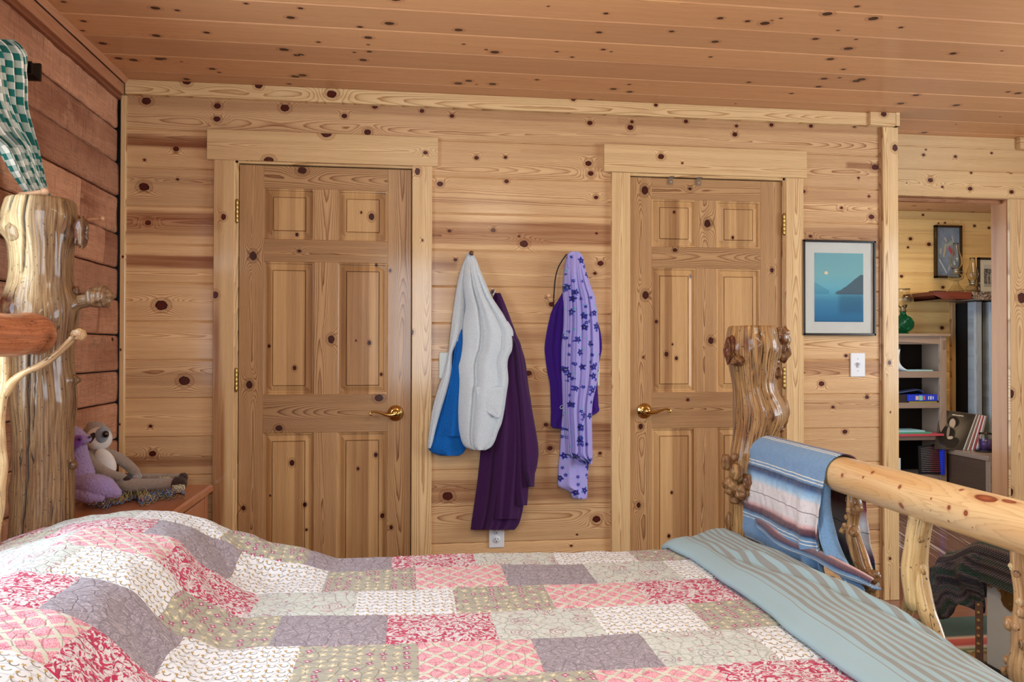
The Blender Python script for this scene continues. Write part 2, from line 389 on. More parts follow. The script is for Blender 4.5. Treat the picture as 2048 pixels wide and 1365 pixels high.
TW = [(240,268,425,296,.85),(240,421,425,472,.75),(240,508,425,536,1.0),(240,350,425,372,.25),(240,745,425,772,.3),(240,912,425,935,.6),(240,196,1240,232,.3),(240,1040,425,1100,.6),
 (862,444,1222,492,.6),(862,398,1222,412,.3),(862,520,905,540,.5),(862,655,1222,690,.25),(862,745,1222,790,.25),(1100,845,1222,905,.6),(862,955,1222,1005,.55),(1050,300,1222,312,.15),
 (1240,226,1760,262,.4),(1600,455,1760,500,.5),(1600,380,1760,408,.3),(1600,720,1760,752,.5),(1600,800,1760,822,.25),(1600,1050,1760,1085,.4),(1700,325,1760,340,.7),(862,580,1222,590,.2)]
def on_wall(px, py, Y=0): 
    w = WY(px, py, Y); return w[0], w[2]
KWm = [(*on_wall(a, b), rr*.00225) for a, b, rr in KW]
TWm = []
for x0, y0, x1, y1, s_ in TW:
    a = on_wall(x0, (y0+y1)/2); b = on_wall(x1, (y0+y1)/2); ym = (x0+x1)/2
    zt = on_wall(ym, y0)[1]; zb = on_wall(ym, y1)[1]; TWm.append((a[0]-.02, zb, b[0]+.02, zt, s_))
def wall_tone(uu, vv, P):
    x = P[..., 0]; z = P[..., 2] + .006*vn(x*3, z_ := P[..., 2]*0+.5, 5) + .003*vn(x*11, z_, 6); t = np.zeros_like(x)
    for x0, z0, x1, z1, s_ in TWm:
        e = .010
        m = sst(z0-e*.2, z0+e, z)*(1-sst(z1-e, z1+e*.2, z))*sst(x0-.01, x0+.01, x)*(1-sst(x1-.01, x1+.01, x))
        t = np.maximum(t, m*s_)
    return t + .12*np.clip(vn(P[..., 0]*1.2, P[..., 2]*25, 77), 0, 1)

def seg_knots(x0, x1, z0, z1, K):
    return [(k[0]-x0, k[1]-z0, k[2]) for k in K if x0 < k[0] < x1 and z0-.004 < k[1] < z1+.004]
wb = WB()
zs = [2.3474 - .1674*k for k in range(15)]
sr = np.random.default_rng(3)
for k in range(14):
    zt, zb = zs[k], zs[k+1]; zb2 = max(zb, 0.0)
    if zt <= 0.02: break
    segs = [(-.02, 3.6)] if k == 0 else [(-.02, .455), (1.235, 2.235), (3.01, 3.6)]
    for (a, b) in segs:
        wb.board((a, 0, zb2), X1, Z1, NY, b-a, zt-zb2, knots=seg_knots(a, b, zb2, zt, KWm), seed=100+k*7+int(a*10), bev=.0055, res=.009, tone=wall_tone, dk=.8, flat=float(sr.uniform(.2, .8)), rnd=float(sr.uniform(.15, .95)))
wb.g.box((-.02, .03, 0), (.44, .2, 2.3)); wb.g.box((1.25, .03, 0), (2.22, .2, 2.3)); wb.g.box((3.03, .03, 0), (3.6, .2, 2.3)); wb.g.box((-.02, .03, 2.10), (3.6, .2, CEIL))
wb.g.box((-.02, 0, 2.3474), (3.6, .03, CEIL))
struct(wb.build('wall_back', M['wall']))

# flat trim boards -----------------------------------------------------------
def trimb(name, O, U, V, N, L, W, T, knots=(), mat='trim', seed=1, dk=1.5, tone=None, bev=.002, flat=None, toneb=0, rnd=.5, parent=None):
    w = WB(); w.board(O, U, V, N, L, W, T=T, knots=knots, seed=seed, bev=bev, res=.010, dk=dk, tone=tone, flat=flat, toneb=toneb, rnd=rnd, bevu=bev)
    return w.build(name, M[mat], parent)
tn = [0]
def trim(*a, **k):
    tn[0] += 1; return struct(trimb('trim_%d' % tn[0], *a, **k))
# crown board on the back wall and its mitred end block
kc = [(x+.02, z-2.318, rr) for x, z, rr in [(*on_wall(364, 164, -.025), .02), (*on_wall(508, 173, -.025), .017), (*on_wall(654, 190, -.025), .022), (*on_wall(1138, 200, -.025), .012), (*on_wall(1303, 212, -.025), .010)]]
trim((-.0, -.028, 2.322), X1, Z1, NY, 3.44, .0625, .028, knots=kc, seed=11, dk=.3, rnd=.75, flat=.4)
trim((3.435, -.042, 2.320), X1, Z1, NY, .155, .0648, .042, seed=12, dk=0, rnd=.5, knots=[(.07, .055, .016)])
trim((3.59, -.044, 2.320), Y1, Z1, X1, .2, .0648, .02, seed=13, dk=0)
# crown board of the log wall
g = G()
P = np.array([[(-.03, y, 2.30), (.012, y, 2.30), (.012, y, 2.318), (-.004, y, 2.322), (-.002, y, 2.366), (.022, y, 2.3845), (-.03, y, 2.3849)] for y in (-.026, -5.0)], float)
g.grid(P[:, ::-1], closev=True)
M['redtrim'] = plain('red_pine_trim', '#B97A58', .45, var=.12, scale=6, coat=.15)
w = WB()
w.board((-.004, -5, 2.316), Y1, Z1, X1, 4.974, .048, T=.02, seed=21, bev=.002, res=.02, dk=1, rnd=.3)
w.board((-.016, -5, 2.298), Y1, Z1, X1, 4.99, .018, T=.02, seed=22, bev=.001, res=.02, dk=0, rnd=.1, toneb=.8)
w.board((.002, -5, 2.364), Y1, (.55, 0, .85), (.85, 0, -.55), 4.974, .028, T=.01, seed=23, bev=.001, res=.02, dk=0, rnd=.6)
M['ltrim'] = wood('red_stained_trim', '#BF8662', '#9C6242', '#7E4028', '#4A1A10', .5, .42, .2)
tn[0] += 1; struct(w.build('trim_%d' % tn[0], M['ltrim']))
# corner strip between log wall and board wall
trim((-.020, -.018, 0), Z1, X1, NY, 2.318, .021, .018, seed=31, dk=1.5, knots=[(1.62, .012, .006), (1.22, .006, .005), (.90, .004, .005)], rnd=.8, flat=5.)
# outside corner board
kp = [(z, x-3.516, rr) for (x, z), rr in [(on_wall(1779, 726, -.02), .012), (on_wall(1781, 825, -.02), .005), (on_wall(1780, 1118, -.02), .008), (on_wall(1790, 296, -.02), .018)]]
trim((3.516, -.020, 0), Z1, X1, NY, 2.320, .080, .020, knots=kp, seed=33, dk=0, rnd=.95, flat=.3)
trim((3.506, -.008, 0), Z1, X1, NY, 2.320, .010, .008, seed=34, dk=0, rnd=.1, toneb=.5)
# the wall's end turns the corner towards the recess
w = WB()
for k in range(15):
    zt, zb = zs[k] if k else CEIL, max(zs[k+1], 0) if k < 14 else 0
    if k < 14 and zt > .02: w.board((3.6, .0, zb), Y1, Z1, X1, .30, zt-zb, seed=700+k, bev=.005, res=.03)
struct(w.build('wall_return', M['wall']))

# door casings -----------------------------------------------------------------
def wk(pts, ox, oz, vertical, Y=-.02):
    o_ = []
    for a, b, rr in pts:
        x, z = on_wall(a, b, Y); o_.append((z-oz, x-ox, rr) if vertical else (x-ox, z-oz, rr))
    return o_
def casing_tone(uu, vv, P):
    e = .045 + .02*vn(uu*1.4, uu*0, 4); m = 1-sst(e-.012, e+.004, vv)
    gap = sst(1.72, 1.76, uu)*(1-sst(1.77, 1.95, uu))*.5 + sst(1.5, 1.3, uu)
    return m*np.clip(.25+.5*gap+.2*(1-sst(.9, 1.3, uu)), 0, .75)
YC = -.02
trim((.366, YC, 0), Z1, X1, NY, 2.052, .089, .02, knots=wk([(447, 434, .014)], .366, 0, True)+[(1.46, .01, .016)], seed=41, dk=0, tone=casing_tone, flat=1.4, rnd=.7)
trim((1.226, YC, 0), Z1, X1, NY, 2.056, .089, .02, knots=wk([(835, 343, .016), (845, 481, .006), (824, 665, .012)], 1.226, 0, True), seed=42, dk=.5, flat=.6, rnd=.8)
trim((.337, YC-.004, 2.052), X1, Z1, NY, 1.003, .132, .024, knots=wk([(653, 267, .024), (538, 322, .022), (851, 306, .011)], .337, 2.052, False), seed=43, dk=1, flat=.5, rnd=.6)
trim((2.150, YC, 0), Z1, X1, NY, 2.054, .089, .02, knots=wk([(1222, 774, .008)], 2.15, 0, True), seed=44, dk=1, flat=.4, rnd=.75)
trim((3.012, YC, 0), Z1, X1, NY, 2.054, .089, .02, seed=45, dk=.5, flat=.6, rnd=.8)
trim((2.112, YC-.004, 2.055), X1, Z1, NY, 1.005, .130, .024, knots=wk([(1364, 327, .006)], 2.112, 2.055, False), seed=46, dk=1, flat=.2, rnd=.8)
# jamb strips showing between casing and slab
M['shadowgap'] = plain('gap_dark', '#1A0E08', .9)
g = G(); g.box((.44, .043, 0), (1.25, .06, 2.08)); g.box((2.22, .043, 0), (3.03, .06, 2.08)); g.box((.44, -.001, 2.047), (1.25, .043, 2.09)); g.box((2.22, -.001, 2.047), (3.03, .043, 2.09)); struct(g.build('trim_40', M['shadowgap'], smooth=False))  # near-black backing stands in for the shade in the door gaps
for x0, x1 in ((.470, 1.222), (2.246, 2.998)):
    w = WB(); 
    w.board((x0-.016, -.006, 0), Z1, X1, NY, 2.058, .013, T=.12, seed=51, bev=.001, dk=0, res=.05)
    w.board((x1+.003, -.006, 0), Z1, X1, NY, 2.058, .013, T=.12, seed=52, bev=.001, dk=0, res=.05)
    w.board((x0-.016, -.006, 2.043), X1, Z1, NY, x1-x0+.032, .012, T=.12, seed=53, bev=.001, dk=0, res=.05)
    tn[0] += 1; struct(w.build('trim_%d' % tn[0], M['trim']))

# doors ------------------------------------------------------------------------
M['brass'] = plain('polished_brass', '#C9A664', .16, 1.0, scale=80)
M['brassd'] = plain('aged_brass_hinge', '#B99A58', .3, 1.0)
M['steel'] = plain('brushed_steel', '#B8B8B4', .3, 1.0)
M['iron'] = plain('dark_iron', '#1C1612', .35, .8)
def vstrips(uu, vv, P):
    i = np.floor((vv + .013)/.037); return np.clip(.22 + .5*hsh(i, i*0+3, int(abs(P[0, 0, 0])*1000)+int(P[0, 0, 2]*10)), 0, .6)
def make_door(n, x0, kn, panelkn, handle_side, seed):
    root = empty('door_%d' % n, (x0, 0, 0)); struct(root)
    YF = .004; Wd = .752
    K = [(*on_wall(a, b, YF), rr) for a, b, rr in kn]
    def kk(xa, xb, za, zb, vert):
        o_ = []
        for x, z, rr in K:
            if x0+xa < x < x0+xb and za < z < zb: o_.append((z-za, x-x0-xa, rr) if vert else (x-x0-xa, z-za, rr))
        return o_
    for xa, xb, za, zb in ((0, .105, .006, 2.038), (.647, .752, .006, 2.038)):
        w = WB(); w.board((x0+xa, YF, za), Z1, X1, NY, zb-za, xb-xa, T=.035, knots=kk(xa, xb, za, zb, True), seed=seed+int(xa*100), bev=.0012, res=.010, dk=.5, flat=.6, rnd=.55, toneb=.08)
        w.build('stile', M['door'], root)
    for i, (za, zb) in enumerate(((1.938, 2.038), (1.612, 1.712), (.852, 1.022), (.006, .235))):
        w = WB(); w.board((x0+.105, YF, za), X1, Z1, NY, .542, zb-za, T=.035, knots=kk(.105, .647, za, zb, False), seed=seed+20+i, bev=.0012, res=.008, dk=.8, flat=.5, rnd=.3+.2*(i == 1), toneb=.22 if i in (1, 2) else .08)
        w.build('rail', M['door'], root)
    for za, zb in ((1.712, 1.938), (1.022, 1.612), (.235, .852)):
        w = WB(); w.board((x0+.323, YF, za), Z1, X1, NY, zb-za, .102, T=.035, knots=kk(.323, .425, za, zb, True), seed=seed+40+int(za*10), bev=.0012, res=.008, dk=.3, flat=.4, rnd=.6)
        w.build('mullion', M['door'], root)
    PK = [(*on_wall(a, b, YF), rr) for a, b, rr in panelkn]
    for za, zb in ((1.712, 1.938), (1.022, 1.612), (.235, .852)):
        for xa, xb in ((.105, .323), (.425, .647)):
            L = zb-za; Wp = xb-xa
            bp = [0, .003, .0075, .010, .014, .034, .0365, .0385, .041]
            us = np.array(bp + list(np.linspace(.05, L-.05, max(3, int((L-.1)/.012)))) + [L-q for q in bp[::-1]])
            vs = np.array(bp + list(np.linspace(.05, Wp-.05, 14)) + [Wp-q for q in bp[::-1]])
            def hf(uu, vv, L=L, Wp=Wp):
                d = np.minimum(np.minimum(uu, L-uu), np.minimum(vv, Wp-vv))
                return np.interp(d, [0, .003, .0075, .010, .014, .034, .0365, .0385, .041, 1], [-.001, -.004, -.0045, -.013, -.013, -.0045, -.0045, -.0110, -.0025, -.0025])
            kl = [(z-za, x-x0-xa, rr) for x, z, rr in PK if x0+xa < x < x0+xb and za < z < zb]
            w = WB(); w.board((x0+xa, YF, za), Z1, X1, NY, L, Wp, T=.03, knots=kl, seed=seed+60+int(za*10)+int(xa*10), us=us, vs=vs, hf=hf, dk=1.2, tone=vstrips, A=3, kr=(.003, .007), flat=1.5, rnd=.65)
            w.build('raised_panel', M['panel'], root)
    # lever handle
    hx = x0 + (.752-.068 if handle_side > 0 else .068); d = -handle_side
    h = G(); h.lathe([(.001, 0), (.034, 0), (.036, .003), (.034, .007), (.029, .008), (.026, .013), (.020, .015), (.012, .017), (.012, .040), (.015, .043), (.016, .048), (.011, .053), (.001, .054)], 40, (0, 0, 0), R=rotm('X', 90))
    h_o = h.build('door_handle', M['brass'], root, origin=(hx, YF, .935)); h_o.data.transform(Matrix.Translation((-0, 0, 0)))
    for v in h_o.data.vertices: v.co += Vector((hx, YF, .935))
    lv = G(); cx, cy, cz = hx, YF-.044, .935
    lv.tube([(cx, cy, cz), (cx+d*.018, cy-.002, cz-.004), (cx+d*.04, cy-.004, cz-.003), (cx+d*.065, cy-.003, cz+.005), (cx+d*.09, cy-.001, cz+.011), (cx+d*.108, cy, cz+.009), (cx+d*.112, cy, cz+.001), (cx+d*.106, cy, cz-.001)], [.011, .010, .0075, .0055, .0045, .0045, .005, .006], 14, sub=5)
    l_o = lv.build('lever', M['brass'], h_o)
    hxx = x0 - .007 if handle_side > 0 else x0 + .752 + .007
    for zc in ((1.83, 1.088, .25)):
        q = G(); q.tube([(hxx, -.011, zc-.048), (hxx, -.011, zc+.048)], .0055, 12)
        for k in range(5): q.tube([(hxx, -.011, zc-.046+k*.0192), (hxx, -.011, zc-.030+k*.0192)], .0066, 12)
        q.box((hxx-.005, -.008, zc-.045), (hxx+.005, .0, zc+.045))
        q.build('hinge', M['brassd'], root, angle=40)
    return root
z6 = lambda x, y, r_: (400+x/1.551, 240+y/1.551, r_)
z7 = lambda x, y, r_: (1190+x/1.606, 270+y/1.606, r_)
d1 = make_door(1, .470, [z6(*q) for q in [(317,157,.02),(165,422,.020),(308,407,.009),(590,468,.008),(407,681,.019),(153,822,.018),(555,863,.020),(245,957,.016),(135,1205,.011),(593,1265,.010)]],
   [z6(*q) for q in [(300,355,.009),(532,300,.016),(500,287,.006),(213,702,.008),(293,770,.011),(525,692,.011),(484,685,.005),(562,790,.008),(285,1065,.014),(217,1167,.005),(325,1195,.011),(490,1083,.008),(545,1040,.011),(565,1230,.012)]], 1, 1000)
d2 = make_door(2, 2.246, [z7(*q) for q in [(160,178,.021),(305,173,.009),(361,285,.020),(162,515,.020),(257,370,.012),(568,435,.012),(372,661,.017),(155,715,.006),(298,852,.008),(147,937,.014),(140,1190,.013)]],
   [z7(*q) for q in [(255,248,.008),(443,330,.009),(308,455,.008),(230,705,.013),(262,718,.010),(199,600,.009),(247,1150,.008),(238,1290,.010)]], -1, 2000)
for px in (1341, 1397):
    x = on_wall(px, 360)[0]; q = G(); q.box((x-.011, -.002, 2.008), (x+.011, .001, 2.042)); q.box((x-.011, -.026, 2.040), (x+.011, .001, 2.043)); q.ball((x, -.003, 2.020), (.003, .0015, .003), 10, 6)
    b_ = q.build('steel_hook_tab', M['steel'], None, smooth=False, origin=(x, 0, 2.02))
    tag(b_, 'small steel tab hooked over the right door top, ' + ('the one nearer its handle side' if px < 1380 else 'the one nearer the door centre'), 'hook', 'steel tabs over the right door')

# log wall (left) ----------------------------------------------------------------
w = WB(); XL = -.03
def logtone(uu, vv, P): return np.clip(.15 + .5*vn(uu*2.2, vv*7+P[..., 2]*3, 9) + .3*vn(uu*9, vv*9, 12), 0, .8)
lr_ = np.random.default_rng(15)
for k in range(17):
    z0 = 2.318 - .1485*(k+1) + float(lr_.uniform(-.012, .012)) if k < 15 else 0
    z1 = 2.318 - .1485*k if k == 0 else zprev
    zprev = z0
    if z1 <= 0.01: break
    y = 0.0; first = True
    while y > -4.95:
        ln = float(lr_.uniform(.9, 2.2)) if not first else float(lr_.uniform(.12, 1.7)); first = False
        ye = max(y-ln, -4.95)
        win = (z1 > .95 and z0 < 2.1)
        segs_ = [(y, ye)]
        if win:
            segs_ = [(a, b) for a, b in ((y, max(ye, -1.42)) if y > -1.42 else (0, 0), (min(y, -2.60), ye) if ye < -2.60 else (0, 0)) if a-b > .02]
        for a, b in segs_:
            s0 = int(lr_.integers(1, 9999)); off = float(lr_.uniform(-.006, .004))
            us = np.linspace(0, a-b, max(3, int((a-b)/.02))); n_v = 9
            def hf(uu, vv, s0=s0, W_=z1-z0-.0056):
                d = np.minimum(vv, W_-vv); e = -.009*np.exp(-d/.0035)
                return e + .0025*vn(uu*14, vv*14, s0) + .004*vn(uu*2.5, vv*5, s0+1) + .002*vn(uu*45, vv*8, s0+2)
            w.board((XL+off, b, max(z0, 0)+.0028), Y1, Z1, X1, a-b-.003, z1-max(z0, 0)-.0056, T=.05, seed=s0, us=us*(a-b-.003)/(a-b), vs=np.array([0, .004, .009, .02, .04, .075, .11, .127, .138, .144, 1])[:10]*(z1-z0-.0056)/.144, hf=hf, tone=logtone, dk=2.0, kr=(.004, .012), A=3)
        y = ye
struct(w.build('wall_left', M['log']))
g = G(); g.box((-.16, -4.95, 0), (-.062, -2.60, CEIL)); g.box((-.16, -1.42, 0), (-.062, .1, CEIL)); g.box((-.16, -2.60, 0), (-.062, -1.42, .95)); g.box((-.16, -2.60, 2.1), (-.062, -1.42, CEIL)); struct(g.build('wall_left_core', M['dark'], smooth=False))  # near-black backing deepens the shade in the gaps between logs

# ceiling: knotty boards running along X -------------------------------------------
w = WB(); yb = -.0
cy = 2.8
kr_ = np.random.default_rng(44)
# board edges chosen so that the seams fall where they are seen
edge0 = -.135; edges = [edge0 - .186*k for k in range(-16, 27)]
for k in range(len(edges)-1):
    y1, y0 = edges[k], edges[k+1]
    if y1 > 2.9 : continue
    xs = [(-.05, 6.6)] if y1 > -1.2 else [(-.05, 5.3)]
    for a, b in xs:
        near = y1 > -1.6 and y1 < .6
        w.board((a, y0, CEIL), X1, Y1, NZ, b-a, y1-y0, T=.02, seed=3000+k, bev=.006, res=.02 if near else .06, resv=.013 if near else .04, dk=22 if near else 14, kr=(.004, .014), A=2.0, rnd=float(kr_.uniform(0, 1)), flat=float(kr_.uniform(-1, 2)))
w.g.box((-.1, -5.0, CEIL+.02), (6.7, 3.0, CEIL+.1))
struct(w.build('ceiling', M['ceil']))

# recess wall with the doorway -----------------------------------------------------
YR = .295; w = WB()
kr2 = lambda pts, Y=YR: [(*on_wall(a, b, Y), rr) for a, b, rr in pts]
z2b = lambda x, y, r_: (1680+x/5.459, 180+y/5.459, r_)
KR = kr2([z2b(*q) for q in [(912,710,.010),(938,652,.006),(1260,728,.010),(1655,690,.008),(615,725,.008),(702,1025,.004),(960,995,.016),(1403,915,.008),(1090,1068,.008),(1392,1088,.014),(1842,1123,.014),(1835,912,.008)]])
zr = [CEIL, WY(1791, 291, YR)[2], WY(1791, 339, YR)[2], WY(1791, 392, YR)[2]]
OPX = WY(2015, 600, YR)[0]; OPZ = zr[3]
for k in range(2):
    w.board((3.6, YR, zr[k+1]), X1, Z1, NY, 2.1, zr[k]-zr[k+1], knots=seg_knots(3.6, 5.7, zr[k+1], zr[k], KR), seed=801+k, bev=.003, res=.01, dk=0, rnd=.7)
w.board((OPX, YR, 0), X1, Z1, NY, 5.7-OPX, zr[2], seed=809, bev=0, res=.05)
w.g.box((3.6, YR+.02, zr[3]), (5.7, YR+.1, CEIL)); w.g.box((OPX+.004, YR+.02, 0), (5.7, YR+.1, CEIL)); w.g.box((3.0, YR, 0), (3.6, YR+.1, CEIL))
struct(w.build('wall_recess', M['trim']))
trim((3.6, YR-.02, zr[3]), X1, Z1, NY, 1.2, zr[2]-zr[3]-.001, .02, knots=[(x-3.6, z-zr[3], rr) for x, z, rr in KR if zr[3] < z < zr[2]], seed=811, dk=0, rnd=.9, flat=.5)
KS = [(*on_wall(a, b, YR-.02), rr) for a, b, rr in [(2043, 596, .030), (2022, 788, .024), (2021, 985, .022)]]
trim((OPX, YR-.02, 0), Z1, X1, NY, zr[3]-.001, .11, .02, knots=[(z, x-OPX, rr) for x, z, rr in KS], seed=812, dk=0, rnd=.5, flat=.5)
trim((WY(2041, 290, YR-.03)[0], YR-.03, zr[1]), X1, Z1, NY, .8, CEIL-zr[1]-.001, .03, seed=814, dk=0, rnd=.9)
JD = YR+.115
w = WB(); w.board((OPX-.004, YR, 0), Z1, Y1, NX, OPZ, JD-YR, T=.03, seed=815, bev=.002, res=.02, dk=1, rnd=.3, tone=lambda uu, vv, P: .5*sst(.3, .8, vn(uu*1.5, vv*20, 3)))
w.board((3.62, YR, OPZ-.002), X1, Y1, NZ, OPX-3.62, JD-YR, T=.03, seed=816, bev=.002, res=.03, dk=1, rnd=.2, toneb=.4)
w.board((3.62, YR+.03, OPZ-.02), X1, Z1, NY, OPX-3.62, .018, T=.03, seed=817, bev=.001, res=.03, dk=0, toneb=.5)
tn[0] += 1; struct(w.build('trim_%d' % tn[0], M['jamb']))

# floor --------------------------------------------------------------------------
w = WB()
fr_ = np.random.default_rng(5)
# planks of this room run along X
y = .30
while y > -4.95:
    w.board((-.03, max(y-.125, -4.95), 0), X1, Y1, Z1, 5.3, .125, T=.02, seed=int(fr_.integers(1, 9999)), bev=.0015, res=.05, resv=.03, dk=.3)
    y -= .125
# the far room's planks run obliquely in long pale streaked lines
struct(w.build('floor', M['floorb']))
t = NT('streaked_plank_floor', .25, .5); mp = t.n('ShaderNodeMapping', {0: t.obj()}); mp.inputs['Rotation'].default_value = (0, 0, math.radians(17))
sx = t.sep(mp.outputs[0])
st = t.noise(t.comb(t.m_('MULTIPLY', sx[0], 70.), t.m_('MULTIPLY', sx[1], 1.1), 0.), 1., 2., .6)
st2 = t.noise(t.comb(t.m_('MULTIPLY', sx[0], 12.), t.m_('MULTIPLY', sx[1], .8), 3.), 1., 2., .6)
t.base(t.mix(t.sm(st, .56, .64), t.mix(st2, lin('#5E3F31'), lin('#8A6450')), lin('#CDBBAA'))); t.p(Coat_Weight=.3)
M['ffar'] = t.m
g = G(); g.box((3.0, -.0, -.02), (3.6, 3.0, -.001)); g.box((3.6, .30, -.02), (6.7, 3.0, .0)); struct(g.build('floor_far_room', M['ffar'], smooth=False))

# walls behind the camera and to the right -------------------------------------------
w = WB()
for k in range(15):
    zb = max(CEIL-.17*(k+1), 0); zt = CEIL-.17*k
    if zt <= .01: break
    if zt > .8 and zb < 2.2:
        sg = [(-.03, .9), (1.7, 5.3)]
    else: sg = [(-.03, 5.3)]
    for a, b in sg: w.board((a, -4.85, zb), X1, Z1, Y1, b-a, zt-zb, seed=4000+k, bev=.005, res=.1, resv=.04)
struct(w.build('wall_front', M['wall']))
w = WB()
for k in range(15):
    zb = max(CEIL-.17*(k+1), 0); zt = CEIL-.17*k
    if zt > .01:
        for a, b in ([(-4.85, -2.8), (-1.1, .3)] if zt > .8 and zb < 2.2 else [(-4.85, .3)]): w.board((5.27, a, zb), Y1, Z1, NX, b-a, zt-zb, seed=4100+k, bev=.005, res=.1, resv=.04)
struct(w.build('wall_right', M['wall']))

# far room shell ------------------------------------------------------------------
YF = 2.42; w = WB()
KF = [(*on_wall(a, b, YF), rr) for a, b, rr in [(1846, 430, .012), (1877, 447, .008), (1890, 446, .01), (1949, 452, .014), (1978, 456, .014), (1821, 478, .018), (1858, 489, .02), (1816, 495, .012), (1803, 553, .016), (1886, 575, .016), (1820, 655, .02), (1884, 656, .02)]]
zf = [CEIL] + [WY(1800, y_, YF)[2] for y_ in (437, 466, 506, 545, 586, 624, 665, 705, 745, 785, 825)]
zf = zf + [zf[-1]-.167*k for k in range(1, 5)]
XE = WY(1899, 650, YF)[0]
for k in range(len(zf)-1):
    zt, zb = zf[k], max(zf[k+1], 0)
    if zt <= 0: break
    hi = zb > 1.62
    w.board((3.0, YF, zb), X1, Z1, NY, (3.65 if hi else XE-3.0), zt-zb, knots=seg_knots(3.0, 6.65, zb, zt, KF), seed=5000+k, bev=.005, res=.02, dk=.6, rnd=float(fr_.uniform(.5, 1)), tone=lambda uu, vv, P: .35*sst(.2, .7, vn(uu*.8, vv*18+P[..., 2]*7, 5)))
w.g.box((3.0, YF+.02, 0), (6.65, YF+.1, CEIL))
struct(w.build('wall_far_room', M['wallf']))
w = WB()
for k in range(5, 15):
    zt = 1.64-.167*(k-5); zb = max(zt-.167, 0)
    if zt > 0: w.board((XE+.03, YF+.10, zb), X1, Z1, NY, .5, zt-zb, seed=5100+k, bev=.004, res=.02, dk=1, rnd=.2, toneb=.35, knots=[(.19, .09, .02)] if k == 7 else ([(.03, .03, .02)] if k == 6 else []))
struct(w.build('wall_fireplace_side', M['jamb']))
trim((XE, YF-.03, 0), Z1, X1, NY, 1.62, .035, .05, seed=821, dk=0, rnd=.4, toneb=.3)
g = G(); g.box((2.9, .3, 0), (3.0, 3.0, CEIL)); g.box((6.65, .3, 0), (6.75, 3.0, CEIL)); struct(g.build('wall_far_sides', plain('pine_plain', '#CFA070', .5), smooth=False))

# unseen dark shell outside the boards, keeps light out of the corner gaps
g = G(); g.box((-.3, -5.1, CEIL+.1), (6.9, 3.2, CEIL+.2)); g.box((-.3, -5.1, -.2), (6.9, 3.2, -.021)); g.box((-.3, -.0, -.1), (-.06, .25, CEIL+.1))
struct(g.build('slab_shell', M['dark'], smooth=False)).name = 'trim_30'
# window frames of the side and rear windows
M['wframe'] = plain('window_frame_paint', '#E8E2D4', .4)
def window(n, O, U, W_, H_, N):
    g = G(); O = np.array(O, float); U = np.array(U, float); Zv = np.array([0, 0, 1.]); N = np.array(N, float)
    def bar(a, b, c, d):
        P = [O+U*a+Zv*c, O+U*b+Zv*d+N*.04]; lo = np.minimum(*P); hi = np.maximum(*P); g.box(lo, hi)
    for a, b, c, d in ((0, W_, 0, .05), (0, W_, H_-.05, H_), (0, .05, 0, H_), (W_-.05, W_, 0, H_), (W_/2-.02, W_/2+.02, 0, H_), (0, W_, H_/2-.015, H_/2+.015)): bar(a, b, c, d)
    struct(g.build('window_%d' % n, M['wframe'], smooth=False))
window(1, (-.11, -2.60, .95), (0, 1, 0), 1.18, 1.15, (1, 0, 0))
window(2, (.9, -4.90, .8), (1, 0, 0), .8, 1.4, (0, 1, 0))
window(3, (5.30, -2.80, .8), (0, 1, 0), 1.7, 1.4, (-1, 0, 0))
# ================================================================== BED
def trunk_mat(name, c1, c2, c3, burlc, rough=.45, coat=.4):
    t = NT(name, rough, .2)
    wf = t.sep(t.att('wf')); wp = t.sep(t.att('wp')); burl, pale, crack = wf[0], wf[1], wf[2]
    z, a, sd = wp[0], wp[1], wp[2]
    v = t.comb(t.m_('MULTIPLY', z, 6.), t.m_('MULTIPLY', a, 150.), sd)
    s1 = t.noise(v, 1., 4., .65, .3)
    s2 = t.noise(t.comb(t.m_('MULTIPLY', z, 14.), t.m_('MULTIPLY', a, 260.), sd), 1., 3., .6)
    s3 = t.noise(t.obj(), 9., 3.); pt = t.noise(t.obj(), 130., 2.)
    c = t.ramp(s1, [(.18, c3), (.42, c2), (.66, c1)])
    c = t.mix(t.m_('MULTIPLY', t.sm(s2, .52, .72), .55), c, lin(c3))
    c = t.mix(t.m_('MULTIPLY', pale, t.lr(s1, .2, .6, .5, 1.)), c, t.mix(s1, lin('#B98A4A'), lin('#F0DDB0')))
    c = t.mix(t.m_('MULTIPLY', t.sm(s3, .5, .72), .35), c, lin(burlc))
    bm = t.mix(t.vor(t.obj(), 60.), lin('#2A1208'), lin(burlc)); bm = t.mix(t.sm(t.noise(t.obj(), 30., 4., .6), .4, .65), bm, lin(c2))
    c = t.mix(burl, c, bm)
    c = t.mix(t.m_('MULTIPLY', t.sm(pt, .66, .72), .8), c, lin('#20120A'))
    cn = t.noise(t.comb(t.m_('MULTIPLY', z, 3.2), t.m_('MULTIPLY', a, 44.), t.m_('ADD', sd, 4.)), 1., 2., .5, .5)
    ck = t.m_('MULTIPLY', t.m_('MULTIPLY', t.m_('SUBTRACT', 1., t.sm(t.m_('ABSOLUTE', t.m_('SUBTRACT', cn, .52)), .003, .013)), t.sm(s3, .42, .6)), .8)
    c = t.mix(t.m_('MAXIMUM', crack, ck), c, lin('#120A06'))
    t.base(c); t.p(Coat_Weight=coat, Coat_Roughness=.12)
    h = t.m_('ADD', t.m_('MULTIPLY', s2, .5), t.m_('MULTIPLY', t.noise(t.obj(), 70., 4., .6), .8)); h = t.m_('SUBTRACT', h, ck)
    t.bump(h, .55, .003)
    return t.m
M['trunk'] = trunk_mat('varnished_trunk', '#94734E', '#6A4C32', '#2E1F14', '#5A2412')
M['trunk2'] = trunk_mat('varnished_honey_trunk', '#BE9560', '#86603A', '#3E2814', '#6A2C14')
